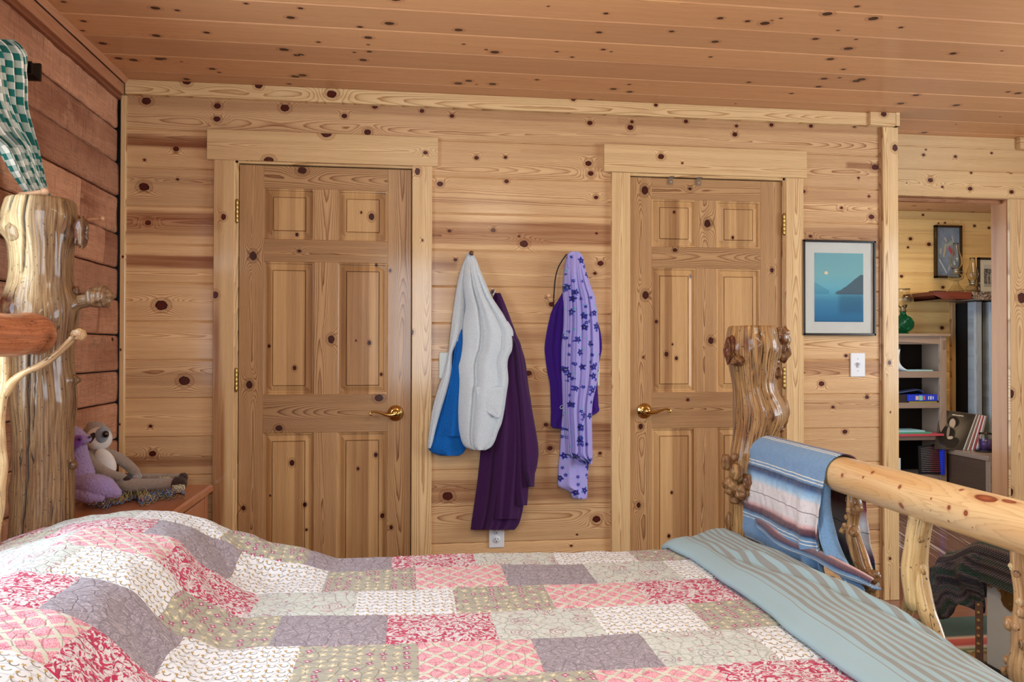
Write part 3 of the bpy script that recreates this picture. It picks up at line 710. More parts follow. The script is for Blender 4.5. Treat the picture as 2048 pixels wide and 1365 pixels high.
M['twig'] = trunk_mat('varnished_branch', '#C8A070', '#A67C50', '#6A4A30', '#6A3418')
M['paletwig'] = trunk_mat('pale_branch', '#E2C084', '#C79A5A', '#8A6234', '#5A3A20')

def trunk(g, rows, Y, n=150, step=.007, lumps=(), cracks=(), seed=1, pale=None, flute=.010, fix=None):
    """rows: (py, pxL, pxR) outline at plane Y; a round, fluted, lumpy trunk with real depth"""
    R_ = []
    for py, l, r_ in rows:
        a = WY(l, py, Y) if fix is None else None; b = WY(r_, py, Y)
        R_.append((a[2], (a[0]+b[0])/2, (b[0]-a[0])/2))
    R_ = sorted(R_); zz = np.array([q[0] for q in R_]); z = np.arange(zz[0], zz[-1], step); z = np.append(z, zz[-1])
    sm_ = lambda k: np.convolve(np.pad(np.interp(z, zz, [q[k] for q in R_]), 3, mode='edge'), np.ones(7)/7, 'valid')
    cx, rr = sm_(1), sm_(2)
    th = np.arange(n)*2*PI/n; T, Zm = np.meshgrid(th, z, indexing='xy'); Tn = T
    rad = rr[:, None]*(1 + flute*np.sin(3*T+Zm*2+seed) + flute*.7*np.sin(5*T-Zm*4+seed) + .02*vn(np.cos(T)*2+7, Zm*9+np.sin(T)*2, seed) + .008*vn(np.cos(T)*20+40, Zm*5+np.sin(T)*20, seed+2))
    burl = np.zeros_like(T); ck = np.zeros_like(T)
    for (deg, z0, rz, ra, h, b) in lumps:
        dt = (np.mod(T-math.radians(deg)+PI, 2*PI)-PI)*rr[:, None]
        e = np.exp(-((dt/ra)**2 + ((Zm-z0)/rz)**2)); rad = rad + h*e*(1+.25*vn(T*9, Zm*60, seed+9)); burl = np.maximum(burl, b*np.clip(e*1.6-.15, 0, 1))
    for pts, dpt, wdt in cracks:
        zs_ = [p_[1] for p_ in pts]; o_ = np.argsort(zs_)
        tc = np.interp(Zm, np.array(zs_)[o_], np.radians([pts[i][0] for i in o_]))+.02*vn(Zm*30, Zm*0, seed+4)
        dt = (np.mod(T-tc+PI, 2*PI)-PI)*rr[:, None]; m = np.exp(-(dt/wdt)**2)*sst(min(zs_)-.01, min(zs_)+.03, Zm)*(1-sst(max(zs_)-.005, max(zs_)+.01, Zm))
        rad = rad - dpt*m; ck = np.maximum(ck, np.clip(m*1.5-.3, 0, 1))
    # angle 0 faces the camera side (-Y), +90 is +X
    P = np.stack([cx[:, None] + rad*np.sin(T), Y - rad*np.cos(T), Zm + .0*T], -1)
    pl = np.zeros_like(T) if pale is None else pale(T, Zm)
    # rounded cap
    Pc = []; 
    for s_, dz in ((.97, .004), (.92, .006), (.6, .007), (.25, .006), (.02, .006)):
        c0 = np.array([cx[-1], Y, z[-1]]); Pc.append(c0 + (P[-1]-c0)*s_ + np.array([0, 0, dz]))
    P = np.concatenate([P, np.array(Pc)]); ext = lambda A: np.concatenate([A, np.repeat(A[-1:], 5, 0)])
    wf = np.stack([ext(burl), ext(pl), ext(ck)], -1).reshape(-1, 3); wp = np.stack([ext(Zm), ext(T*np.mean(rr)), np.full(P.shape[:2], seed*1.7)], -1).reshape(-1, 3)
    g.grid(P, closev=True, wf=wf, wp=wp, flip=False)
def knob(g, C, r, burl=.6, seed=0, pale=0., disp=.12, n=36, m=24, R=None):
    k0 = g.n; g.ball(C, r, n, m, disp=disp, seed=seed, R=R, fr=2.6); nn = g.n-k0
    V = g.V[-1]; g.A.setdefault('wf', []).append((len(g.V)-1, np.tile([burl, pale, 0.], (nn, 1)))); g.A.setdefault('wp', []).append((len(g.V)-1, np.stack([V[:, 2], V[:, 0], np.full(nn, seed*.9)], -1)))
def stick(g, pts, rad, n=20, sub=8, seed=1, burl=0., pale=0., lump=.04):
    P, r_ = spline(np.array(pts, float), sub, np.array(rad, float)); Ls = np.concatenate([[0], np.cumsum(np.linalg.norm(np.diff(P, axis=0), axis=1))]); r_ = r_*(1+lump*1.6*vn(Ls*26, Ls*0, seed))
    P = P + .004*np.stack([vn(Ls*14, Ls*0, seed+k) for k in range(3)], -1)
    g.tube(P, r_, n); V = g.V[-1]; nn = len(V); uvv = g.uv[-1]
    g.A.setdefault('wf', []).append((len(g.V)-1, np.tile([burl, pale, 0.], (nn, 1)))); g.A.setdefault('wp', []).append((len(g.V)-1, np.stack([uvv[:, 0], uvv[:, 1]*2*PI*np.mean(r_), np.full(nn, seed*1.3)], -1)))

bed = empty('log_bed', (1.25, -1.95, 0), 'rustic log bed with burled varnished tree-trunk posts and a thick peeled log footboard', 'bed')
# headboard post, far side
Y1p = -1.15; z_at = lambda py, Y=-1.15: WY(90, py, Y)[2]
g = G()
rows1 = [(402, 17, 148), (415, 11, 152), (430, 6, 153), (455, 9, 147), (490, 19, 146), (515, 22, 142), (540, 24, 142), (570, 20, 143), (595, 13, 149), (620, 11, 154), (650, 18, 151), (685, 22, 145), (720, 22, 144), (770, 22, 150), (810, 24, 152), (850, 28, 146), (900, 30, 144), (950, 30, 146), (1000, 27, 145), (1060, 22, 146), (1150, 14, 150), (1300, 10, 155), (1455, 2, 160)]
def lit_pale1(T, Z): 
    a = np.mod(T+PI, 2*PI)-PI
    return np.clip(sst(.45, -.25, a)*sst(z_at(660), z_at(560), Z)*1.0, 0, 1)*(a < 1.5)  # window light painted as cream on the post's upper left side
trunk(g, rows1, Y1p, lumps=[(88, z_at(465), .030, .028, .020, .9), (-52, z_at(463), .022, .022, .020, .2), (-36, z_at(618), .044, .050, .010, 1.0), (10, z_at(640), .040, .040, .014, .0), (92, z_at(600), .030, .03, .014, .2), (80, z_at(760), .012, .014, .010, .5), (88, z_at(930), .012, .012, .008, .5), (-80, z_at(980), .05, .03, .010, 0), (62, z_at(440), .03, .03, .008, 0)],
      cracks=[([(2, z_at(402)), (-2, z_at(470)), (-14, z_at(560))], .012, .0035), ([(4, z_at(690)), (-3, z_at(800)), (-8, z_at(900)), (-14, z_at(1070))], .011, .0032), ([(-26, z_at(402)), (-30, z_at(440))], .010, .006), ([(14, z_at(730)), (2, z_at(870))], .004, .0018)], seed=3, pale=lit_pale1)
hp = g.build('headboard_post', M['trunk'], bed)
g = G(); c0 = WY(158, 604, -1.14); c1 = WY(200, 595, -1.14)
stick(g, [WY(140, 612, -1.15), c0, WY(175, 600, -1.14)], [.03, .021, .019], seed=8)
knob(g, c1, (.043, .032, .029), .35, 5, disp=.18, n=60, m=40, R=rotm('Y', -8)); g.build('burl_branch', M['trunk'], hp)
def burl1(parent, mat, *a, **k):
    g = G(); knob(g, *a, **k); g.build('burl', mat, parent)
burl1(hp, M['trunk'], WY(151, 583, -1.15), (.012, .012, .015), .8, 6)
burl1(hp, M['trunk'], WY(163, 466, -1.17), (.018, .022, .042), .9, 7, disp=.2, n=50, m=36)
burl1(hp, M['trunk'], WY(31, 463, -1.22), (.026, .020, .027), .25, 9, .6, disp=.14); burl1(hp, M['trunk'], WY(151, 760, -1.15), (.014, .014, .014), .5, 10); burl1(hp, M['trunk'], WY(147, 931, -1.16), (.011, .012, .013), .6, 11)
# headboard rail and branches
g = G(); e0 = WY(62, 669, -1.30); 
M['redrail'] = trunk_mat('red_peeled_rail', '#C07A52', '#A86240', '#8A4A2C', '#7A3A20', .35, .4)
stick(g, [(e0[0], -1.285, e0[2]), (e0[0], -1.32, e0[2]), (e0[0], -1.8, e0[2]-.004), (e0[0], -2.75, e0[2])], [.052, .055, .056, .055], 40, 8, 21, lump=.015)
g.build('headboard_rail', M['redrail'], bed)
g = G(); q = lambda x, y, Y=-1.33: WY(x, y, Y)
stick(g, [q(14, 700), q(11, 740), q(8, 790), q(3, 850), q(6, 900), q(8, 940), q(2, 990), q(-8, 1060), q(-6, 1200)], [.013, .013, .014, .013, .012, .013, .013, .012, .012], seed=22, pale=.6)
stick(g, [q(12, 790), q(18, 778), q(28, 763), q(48, 748), q(78, 733), q(108, 713), q(132, 692), q(147, 676)], [.012, .013, .010, .009, .010, .010, .009, .009], seed=23, pale=.35)
knob(g, q(158, 670), (.021, .018, .017), .3, 24, .3)
g.build('headboard_branch', M['twig'], bed)
g = G(); stick(g, [(.2, -1.1, .30), (.2, -2.8, .30)], [.05, .05], seed=25); g.build('headboard_lower_rail', M['redrail'], bed)
# footboard post
Y2p = -1.10; z2_ = lambda py: WY(1515, py, Y2p)[2]
g = G()
rows2 = [(656, 1461, 1550), (675, 1456, 1556), (700, 1455, 1560), (722, 1460, 1554), (750, 1465, 1551), (775, 1469, 1548), (800, 1470, 1560), (825, 1471, 1570), (850, 1471, 1564), (870, 1470, 1552), (900, 1466, 1545), (925, 1462, 1542), (950, 1462, 1545), (975, 1460, 1545), (1000, 1462, 1545), (1030, 1462, 1543), (1078, 1461, 1545), (1200, 1456, 1548), (1300, 1450, 1555), (1345, 1446, 1560)]
trunk(g, rows2, Y2p, lumps=[(88, z2_(690), .030, .03, .020, .75), (-75, z2_(700), .030, .03, .010, .9), (-10, z2_(690), .03, .04, .008, .0), (70, z2_(748), .016, .018, .014, .8), (85, z2_(822), .030, .03, .012, .35), (-2, z2_(828), .016, .018, .008, .9), (-5, z2_(826), .007, .008, -.008, 1.), (10, z2_(793), .007, .008, .005, .9), (-35, z2_(690), .026, .016, -.008, .8), (-80, z2_(975), .025, .03, .012, .6)],
      cracks=[([(-28+18*i, z2_(665)), (-30+18*i+(i % 2)*5, z2_(730)), (-24+17*i, z2_(790))], .003, .0013) for i in range(5)] + [([(-10, z2_(850)), (8, z2_(870)), (-6, z2_(900))], .003, .0013), ([(20, z2_(800)), (28, z2_(840)), (14, z2_(890))], .003, .0014), ([(-45, z2_(800)), (-48, z2_(900))], .002, .001)], seed=12)
fp = g.build('footboard_post', M['trunk2'], bed)
K = lambda px, py, dy, rx, ry, b, s_, **k: burl1(fp, M['trunk2'], WY(px, py, Y2p+dy), (rx/640, min(rx, ry)/640, ry/640), b, s_, **k)
K(1562, 692, -.02, 18, 32, .75, 1, disp=.26, n=70, m=50); K(1561, 672, -.04, 15, 19, .5, 2, disp=.22, n=50, m=36); K(1460, 700, -.03, 12, 28, .95, 3, disp=.22, n=60, m=40); K(1474, 722, -.055, 14, 10, .9, 33, disp=.3, n=50, m=36); K(1548, 722, -.04, 13, 15, .6, 34, disp=.25, n=50, m=36); K(1551, 747, -.04, 13, 15, .8, 4, disp=.15); K(1563, 824, -.01, 17, 32, .35, 5, disp=.12, n=50, m=40); K(1559, 857, -.04, 9, 10, .95, 6)
K(1452, 925, -.02, 10, 17, .5, 7); K(1474, 944, -.085, 13, 16, .1, 8, disp=.08); K(1462, 972, -.05, 18, 17, .35, 9, disp=.2); K(1485, 985, -.075, 15, 16, .5, 10, disp=.2); K(1459, 1045, -.0, 9, 22, .5, 11); K(1470, 915, -.07, 9, 8, .8, 12); K(1493, 965, -.085, 10, 16, .7, 13, disp=.2); K(1470, 1000, -.05, 12, 9, .6, 14)
# footboard log
t = NT('peeled_pine_log', .32, .45); ob = t.att('wp'); s_ = t.sep(ob)
n1 = t.noise(t.comb(t.m_('MULTIPLY', s_[0], 2.), t.m_('MULTIPLY', s_[1], 30.), 0.), 1., 3., .6); n2 = t.noise(t.comb(t.m_('MULTIPLY', s_[0], 1.6), t.m_('MULTIPLY', s_[1], 16.), 4.), 1., 1., .5, .3)
rg = t.m_('FRACT', t.m_('MULTIPLY', t.m_('ADD', n2, t.m_('MULTIPLY', n1, .25)), 16.))
c = t.mix(t.m_('MULTIPLY', t.m_('POWER', rg, 5.), .4), t.mix(t.sm(n2, .35, .65), lin('#D6AA74'), lin('#E2C08E')), lin('#A87040'))
c = t.mix(t.m_('MULTIPLY', t.sm(n1, .55, .75), .3), c, lin('#B98050'))
kn = t.att('c_kn'); kl = t.vm('LENGTH', kn, out=1)
c = t.mix(t.m_('SUBTRACT', 1., t.sm(kl, .8, 1.1)), t.mix(t.m_('MULTIPLY', t.m_('SUBTRACT', 1., t.sm(kl, 1., 2.2)), .35), c, lin('#B06A40')), t.mix(t.sm(kl, 0., .9), lin('#A85C3E'), lin('#7C3A22')))
t.base(c); t.p(Coat_Weight=.45, Coat_Roughness=.15); t.bump(t.m_('ADD', rg, n1), .05, .001); M['logp'] = t.m
XF = 2.36; a0 = WX(1793, 981.5, XF); a1 = WX(2047, 1056, XF)
def logc(Y): return a0 + (a1-a0)*((Y-a0[1])/(a1[1]-a0[1]))
Ys = np.linspace(-1.055, -2.86, 160); n = 80; th = np.arange(n)*2*PI/n
lr2 = lambda Y: np.interp(-Y, [1.05, 1.10, 1.7, 2.3, 2.9], [.036, .048, .0485, .0495, .050])
P = np.zeros((len(Ys), n, 3)); 
for i, Y in enumerate(Ys):
    c_ = logc(Y); rr = lr2(Y)*(1+.02*vn(np.cos(th)*1.5+4, np.sin(th)*1.5+Y*5, 3)); P[i] = np.stack([c_[0]+rr*np.cos(th), np.full(n, Y), c_[2]+rr*np.sin(th)], -1)
wp = np.stack([np.repeat(-Ys, n), np.tile(th*.05, len(Ys)), np.zeros(n*len(Ys))], -1)
g = G(); g.grid(P, closev=True, wp=wp); g.grid(np.stack([P[0], np.repeat(logc(-1.05)[None], n, 0)+np.array([0, .006, 0])]), closev=True); g.grid(np.stack([P[-1], np.repeat(logc(-2.87)[None], n, 0)]), closev=True)
# knots read at their places on the log's near side
lk = [(1684, 951, 6), (1745, 945, 6), (1726, 955, 4), (1799, 974, 6), (1803, 1012, 9), (1899, 1016, 6), (1932, 1027, 7), (1972, 997, 22), (2018, 1003, 13), (1923, 980, 6), (1862, 998, 3), (1897, 1043, 3), (1862, 1022, 2), (1945, 1056, 2), (1580, 900, 6)]
P0 = g.V[0]; Q0 = g.Q[0]; kc = []
for a, b, rr in lk:
    rd_ = ray(a, b); best = None
    for Y in np.linspace(-1.1, -2.85, 900):
        p_ = CAM + rd_*((Y-CAM[1])/rd_[1]); c_ = logc(Y); d = math.hypot(p_[0]-c_[0], p_[2]-c_[2])-lr2(Y)
        if best is None or d < best[0]: best = (d, p_)
        if d < 0: best = (d, p_)
    kc.append((best[1], rr*(.00085 if rr < 10 else .0005), rr > 10))
cf = P0[Q0].mean(1); kn = np.full((len(Q0), 4, 3), 9.)
D = np.array([np.linalg.norm(cf-k_[0], axis=1)/k_[1] for k_ in kc]); j = D.argmin(0)
Kp = np.array([k_[0] for k_ in kc])[j]; Kr = np.array([k_[1] for k_ in kc])[j]
kn = (P0[Q0]-Kp[:, None])/Kr[:, None, None]; big = np.array([k_[2] for k_ in kc])[j]; kn[big, :, 1] *= .35
g.A.setdefault('c_kn', []).append((0, np.clip(kn, -30, 30).reshape(-1, 3)))
g.build('footboard_log', M['logp'], bed)
# footboard spindles
q = lambda x, y, X=XF: WX(x, y, X)
g = G()
stick(g, [q(1706, 985), q(1708, 1010), q(1703, 1040), q(1705, 1070), q(1709, 1110), q(1716, 1140), q(1722, 1165), q(1726, 1240), q(1720, 1420)], [.016, .017, .013, .016, .014, .012, .013, .016, .016], seed=31, lump=.15)
stick(g, [q(1712, 1060), q(1722, 1095), q(1732, 1130), q(1741, 1158), q(1742, 1190), q(1734, 1250)], [.012, .014, .013, .013, .014, .012], seed=32, lump=.15)
for (a, b, r_, bu) in [(1701, 1021, 9, .4), (1712, 1022, 9, .4), (1718, 1018, 7, .3), (1697, 1000, 6, .5), (1690, 1052, 6, .3), (1685, 1062, 7, .3), (1707, 1065, 10, .1), (1694, 1035, 6, .3), (1705, 1148, 11, .5), (1722, 1152, 9, .6), (1738, 1150, 12, .5), (1748, 1155, 12, .6), (1702, 1180, 12, .6), (1715, 1190, 11, .5), (1729, 1185, 12, .5), (1743, 1172, 12, .6), (1733, 1205, 12, .6), (1752, 1150, 7, .5)]:
    c_ = q(a, b, XF-.012); knob(g, c_, (r_*.0012, r_*.00125, r_*.00135), bu, int(a+b), disp=.15, n=26, m=18)
g.build('spindle', M['trunk2'], bed)['label'] = 'knobbly burled spindle'
g = G()
stick(g, [q(1842, 1015), q(1840, 1050), q(1836, 1095), q(1834, 1130), q(1835, 1170), q(1838, 1205)], [.0265, .0262, .0265, .028, .028, .026], 26, seed=41, pale=.55, lump=.025)
stick(g, [q(1830, 1110), q(1826, 1165), q(1820, 1195), q(1812, 1220), q(1804, 1250), q(1798, 1330), q(1790, 1500)], [.010, .014, .014, .013, .014, .013, .013], seed=42, pale=.2)
stick(g, [q(1838, 1110), q(1844, 1165), q(1850, 1200), q(1857, 1228), q(1868, 1255), q(1885, 1295), q(1900, 1360), q(1912, 1470)], [.010, .018, .019, .019, .018, .014, .013, .013], seed=43, pale=.5)
for (a, b, r_) in [(1819, 1128, 6), (1847, 1145, 4), (1845, 1080, 4), (1841, 1083, 3)]: knob(g, q(a, b, XF-.018), (r_*.0012, r_*.0013, r_*.0016), .8, a, n=18, m=12)
g.build('spindle', M['paletwig'], bed)['label'] = 'pale forked spindle'
g = G()
stick(g, [q(2040, 1095), q(2041, 1140), q(2046, 1185), q(2047, 1230), q(2047, 1290), q(2044, 1340), q(2050, 1420), q(2050, 1600)], [.018, .017, .016, .018, .020, .021, .02, .02], seed=51, lump=.06)
for (a, b, r_, bu, pa) in [(2027, 1134, 8, .0, 1.), (2036, 1148, 8, .8, 0), (2021, 1249, 12, .3, .1), (2034, 1253, 11, .4, 0), (2044, 1226, 10, .2, .2), (2018, 1322, 9, .3, 0), (2011, 1343, 8, .3, 0), (2040, 1205, 8, .2, .5), (2046, 1290, 9, .5, 0)]:
    knob(g, q(a, b, XF-.012), (r_*.0010, r_*.0010, r_*.0011), bu, int(a+b), pa, n=26, m=18)
g.build('spindle', M['twig'], bed)['label'] = 'knobbly grey-brown spindle with a white-tipped knob'
g = G(); stick(g, [(XF, -1.08, .30), (XF, -2.86, .30)], [.045, .045], 24, seed=61); g.build('footboard_lower_rail', M['trunk2'], bed)
g = G(); stick(g, [(2.38, -2.92, 0), (2.38, -2.92, .6), (2.38, -2.92, 1.25)], [.085, .07, .07], 40, seed=62); g.build('footboard_post', M['trunk2'], bed)
g = G(); g.box((.25, -2.84, .22), (2.30, -2.79, .38)); g.box((.25, -1.27, .22), (2.30, -1.22, .38)); g.box((.25, -2.8, .24), (2.30, -1.25, .27)); g.build('side_rail', M['trunk2'], bed, smooth=False, bevel=.006)

# ------------------------------------------------------------------ quilt
def fabric(name, col_fn, rough=.9, bs=.5, sheen=.25, bumpf=None, dist=.002):
    t = NT(name, rough, .2); c = col_fn(t); t.base(c); t.p(Sheen_Weight=sheen, Sheen_Roughness=.5)
    h = bumpf(t) if bumpf else t.noise(t.obj(), 500., 2.)
    t.bump(h, bs, dist); return t.m
def quilt_bump(t):
    u = t.uv(); w_ = t.noise(u, 9., 2., .5, out='Color'); nd = t.n('ShaderNodeVectorMath', {0: w_}, operation='SCALE'); nd.inputs['Scale'].default_value = .05
    uu = t.vm('ADD', u, nd.outputs[0])
    e = t.vor(uu, 34., 1., 'DISTANCE_TO_EDGE', dim='2D'); return t.m_('ADD', t.m_('MULTIPLY', t.sm(e, 0., .10), .7), t.m_('MULTIPLY', t.noise(u, 70., 3., .6), .6))
def stitch(t, c):
    u = t.uv(); w_ = t.noise(u, 9., 2., .5, out='Color'); nd = t.n('ShaderNodeVectorMath', {0: w_}, operation='SCALE'); nd.inputs['Scale'].default_value = .05
    e = t.vor(t.vm('ADD', u, nd.outputs[0]), 34., 1., 'DISTANCE_TO_EDGE', dim='2D')
    return t.mix(t.m_('MULTIPLY', t.m_('SUBTRACT', 1., t.sm(e, .0, .03)), .3), c, t.mix(.7, c, lin('#4A4440')))
def q_lattice(t):
    s_ = t.sep(t.uv()); n_ = t.m_('MULTIPLY', t.noise(t.uv(), 30., 2.), .10)
    a = t.m_('ABSOLUTE', t.m_('SUBTRACT', t.m_('FRACT', t.m_('ADD', t.m_('MULTIPLY', t.m_('ADD', s_[0], t.m_('MULTIPLY', s_[1], .9)), 19.), n_)), .5)); b = t.m_('ABSOLUTE', t.m_('SUBTRACT', t.m_('FRACT', t.m_('ADD', t.m_('MULTIPLY', t.m_('SUBTRACT', s_[0], t.m_('MULTIPLY', s_[1], .9)), 19.), n_)), .5))
    mn = t.m_('MINIMUM', a, b); fl = t.noise(t.uv(), 420., 2.)
    c = t.mix(t.sm(fl, .42, .56), lin('#D8728E'), lin('#EFC2C8')); c = t.mix(t.m_('MULTIPLY', t.sm(t.noise(t.uv(), 60., 2.), .5, .7), .5), c, lin('#C24E6E'))
    return stitch(t, t.mix(t.sm(mn, .09, .13), lin('#D6D6C6'), c))
def q_red(t):
    n_ = t.noise(t.uv(), 42., 2.5, .5, 2.6); c = t.mix(t.sm(n_, .47, .51), lin('#BE2E58'), lin('#DEDCDE')); m2 = t.m_('ABSOLUTE', t.m_('SUBTRACT', t.noise(t.uv(), 75., 1., .5, 1.5), .5))
    return stitch(t, t.mix(t.m_('MULTIPLY', t.m_('SUBTRACT', 1., t.sm(m2, .01, .03)), .8), c, lin('#C83A5E')))
def q_purple(t):
    n_ = t.m_('ABSOLUTE', t.m_('SUBTRACT', t.noise(t.uv(), 34., 2., .5, 3.), .5)); c = t.mix(t.sm(n_, .015, .05), lin('#BDB4BC'), lin('#8D828C'))
    return stitch(t, t.mix(t.m_('MULTIPLY', t.noise(t.uv(), 14., 2.), .6), c, lin('#9C929C')))
def motif(t, scale, rand, vec=None):
    vec = t.uv() if vec is None else vec
    v = t.n('ShaderNodeTexVoronoi', {'Vector': vec, 'Scale': scale, 'Randomness': rand}, voronoi_dimensions='2D'); nd = t.n('ShaderNodeVectorMath', {0: t.vm('SUBTRACT', vec, v.outputs['Position'])}, operation='SCALE'); nd.inputs['Scale'].default_value = scale
    s_ = t.sep(nd.outputs[0]); return s_[0], s_[1], v.outputs['Distance'], t.sep(v.outputs['Color'])
def q_gold(t):
    x, y, d, cc = motif(t, 44., .25)
    x2 = t.m_('SUBTRACT', x, .12); d2 = t.m_('SQRT', t.m_('ADD', t.m_('MULTIPLY', x2, x2), t.m_('MULTIPLY', y, y)))
    ring = t.m_('MULTIPLY', t.m_('SUBTRACT', 1., t.sm(t.m_('ABSOLUTE', t.m_('SUBTRACT', d2, .30)), .04, .075)), t.m_('LESS_THAN', y, t.m_('MULTIPLY', cc[0], .14)))
    sx = t.m_('ADD', x, .22); sy = t.m_('SUBTRACT', y, .10); ang = t.m_('ARCTAN2', sy, sx); ds = t.m_('SQRT', t.m_('ADD', t.m_('MULTIPLY', sx, sx), t.m_('MULTIPLY', sy, sy)))
    star = t.m_('SUBTRACT', 1., t.sm(ds, t.m_('MULTIPLY_ADD', t.m_('COSINE', t.m_('MULTIPLY', ang, 5.)), .06, .13), t.m_('MULTIPLY_ADD', t.m_('COSINE', t.m_('MULTIPLY', ang, 5.)), .06, .17)))
    c = t.mix(ring, lin('#E8ECF2'), lin('#8E8672')); return stitch(t, t.mix(star, c, lin('#BE9A48')))
def q_flower(t):
    x, y, d, cc = motif(t, 40., .30); ang = t.m_('ARCTAN2', y, x)
    pr = t.m_('MULTIPLY_ADD', t.m_('COSINE', t.m_('ADD', t.m_('MULTIPLY', ang, 4.), t.m_('MULTIPLY', cc[1], 3.))), .10, .29)
    pet = t.m_('SUBTRACT', 1., t.sm(d, t.m_('SUBTRACT', pr, .04), pr)); cen = t.m_('SUBTRACT', 1., t.sm(d, .08, .12))
    bg = t.mix(t.noise(t.uv(), 50., 3.), lin('#A3A08F'), lin('#B4B0A2'))
    c = t.mix(pet, bg, t.mix(t.sm(cc[0], .48, .52), lin('#B0507A'), lin('#D2C79E'))); return stitch(t, t.mix(cen, c, lin('#F4ECEA')))
def q_paisley(t):
    x, y, d0, cc = motif(t, 13., .9); d = t.m_('ADD', d0, t.m_('MULTIPLY', t.m_('SUBTRACT', t.noise(t.uv(), 22., 2.), .5), .35))
    r_ = t.m_('ABSOLUTE', t.m_('SUBTRACT', t.m_('FRACT', t.m_('MULTIPLY', d, 8.5)), .5)); near = t.m_('MULTIPLY', t.m_('SUBTRACT', 1., t.sm(d, .38, .42)), t.m_('GREATER_THAN', cc[0], .25))
    ln = t.m_('MULTIPLY', t.m_('SUBTRACT', 1., t.sm(r_, .08, .17)), near); c = t.mix(t.noise(t.uv(), 60., 2.), lin('#C2C9C2'), lin('#DCE0DA'))
    sc_ = t.m_('ABSOLUTE', t.m_('SUBTRACT', t.noise(t.uv(), 46., 1.5, .5, 1.5), .5)); c = t.mix(t.m_('MULTIPLY', t.m_('SUBTRACT', 1., t.sm(sc_, .008, .03)), .5), c, lin('#8E9A92'))
    bl = t.sm(t.noise(t.vm('ADD', t.uv(), (5, 5, 0)), 55., 1.), .64, .68); c = t.mix(t.m_('MULTIPLY', bl, .7), c, lin('#B06A80'))
    return stitch(t, t.mix(t.m_('MULTIPLY', ln, .75), c, t.mix(t.sm(cc[1], .4, .6), lin('#A8506E'), lin('#9A8AA0'))))
QM = [fabric('quilt_'+n_, f_, .92, .7, .2, quilt_bump, .004) for n_, f_ in (('pink_lattice', q_lattice), ('red_scroll', q_red), ('mauve_damask', q_purple), ('gold_sprig', q_gold), ('taupe_floret', q_flower), ('sage_paisley', q_paisley))]
L_, R_q, P_q, G_q, F_q, S_q = range(6)
QX = np.array([-.02, .05, .105, .18, .30, .44, .55, .60, .645, .70, .75, .83, .92, 1.0, 2.3])
QA = np.array([.60, .655, .68, .718, .752, .785, .768, .757, .738, .675, .636, .600, .602, .600, .600])
QB = np.array([.60, .665, .697, .722, .753, .765, .758, .742, .726, .703, .682, .655, .634, .603, .600])
xs_ = np.linspace(-.02, 2.3, 1200)
def sm1(a, k=41): return np.convolve(np.pad(a, k//2, mode='edge'), np.hanning(k)/np.hanning(k).sum(), 'valid')
zA = sm1(np.interp(xs_, QX, QA), 35); zB = sm1(np.interp(xs_, QX, QB), 35)
def arc(z_):
    ds = np.hypot(np.diff(xs_), np.diff(z_)); s_ = np.concatenate([[0], np.cumsum(ds)]); i0 = np.searchsorted(xs_, 1.05); return s_-s_[i0]+1.05
sA, sB = arc(zA), arc(zB)
YE = -1.185
def quiltP(s_, t_):
    """s along the bed, t across (t > YE hangs down the far side, t < -2.78 down the near side)"""
    Yc = np.clip(t_, -2.78, YE); w_ = sst(-1.42, -1.24, Yc)
    X = (1-w_)*np.interp(s_, sA, xs_)+w_*np.interp(s_, sB, xs_); z = (1-w_)*np.interp(s_, sA, zA)+w_*np.interp(s_, sB, zB)
    z = z + .0035*fbm(X*9, Yc*9, 3) + .0022*fbm(X*38, Yc*38, 8, 2) + .007*vn(X*2.2, Yc*3+1, 12)
    wr = np.exp(-((X-.72)/.10)**2); z = z + wr*.006*np.sin((X*1.1+Yc*.9)*45)
    Y = Yc.copy()
    for sgn, lim in ((1, YE), (-1, -2.78)):
        o = np.clip((t_-lim)*sgn, 0, None); r_ = .028; a = np.clip(o/r_, 0, PI/2)
        Y = Y + sgn*r_*np.sin(a); z = z - r_*(1-np.cos(a)) - np.clip(o-r_*PI/2, 0, None); Y = Y + sgn*.010*np.sin(X*17+o*3)*sst(.05, .3, o)
    return np.stack([X, Y, z], -1)
g = G()
rowdef = {0: (.92, {-4: P_q, -3: S_q, -2: S_q, -1: F_q, 0: P_q}), }
seqs = {0: (-.052, [P_q, S_q, G_q, F_q, P_q, R_q, S_q, G_q, F_q, P_q]),      # A / D rows
        1: (-.232, [G_q, F_q, R_q, P_q, G_q, F_q, L_, P_q, S_q, G_q, F_q]),   # B / E rows
        2: (-.132, [F_q, S_q, L_, R_q, S_q, G_q, F_q, L_, R_q, P_q, S_q])}    # C / F rows
seqs[0] = (-.052, [R_q, S_q, G_q, F_q, P_q, R_q, S_q, G_q, F_q, P_q])
seams = {0: [-.295+.2431*k for k in range(12)], 1: [-.232+.2440*k for k in range(12)], 2: [-.132+.2431*k for k in range(12)]}
seams[0] = [-.052+.2431*k for k in range(12)]
SEND = 2.075
def fin(a, b, d=.0115): return np.linspace(a, b, max(2, int((b-a)/d)+1))
for k in range(-2, 12):
    t1 = -1.30-.187*(k-1); t0 = t1-.187; cl = k % 3
    for j, ty in enumerate(seqs[cl][1]):
        s0 = max(seams[cl][j], .0); s1 = min(seams[cl][j+1], SEND)
        if s1-s0 < .01: continue
        ss, tt = np.meshgrid(fin(s0, s1), fin(t0, t1), indexing='ij')
        P = quiltP(ss, tt); e = np.minimum(np.minimum(ss-s0, s1-ss), np.minimum(tt-t0, t1-tt)); P[..., 2] -= .0016*np.exp(-e/.003)
        sh = (j*7.3+k*3.1)*1.37
        g.grid(P, uv=np.stack([ss+sh, tt+sh*.7], -1).reshape(-1, 2), mi=ty)
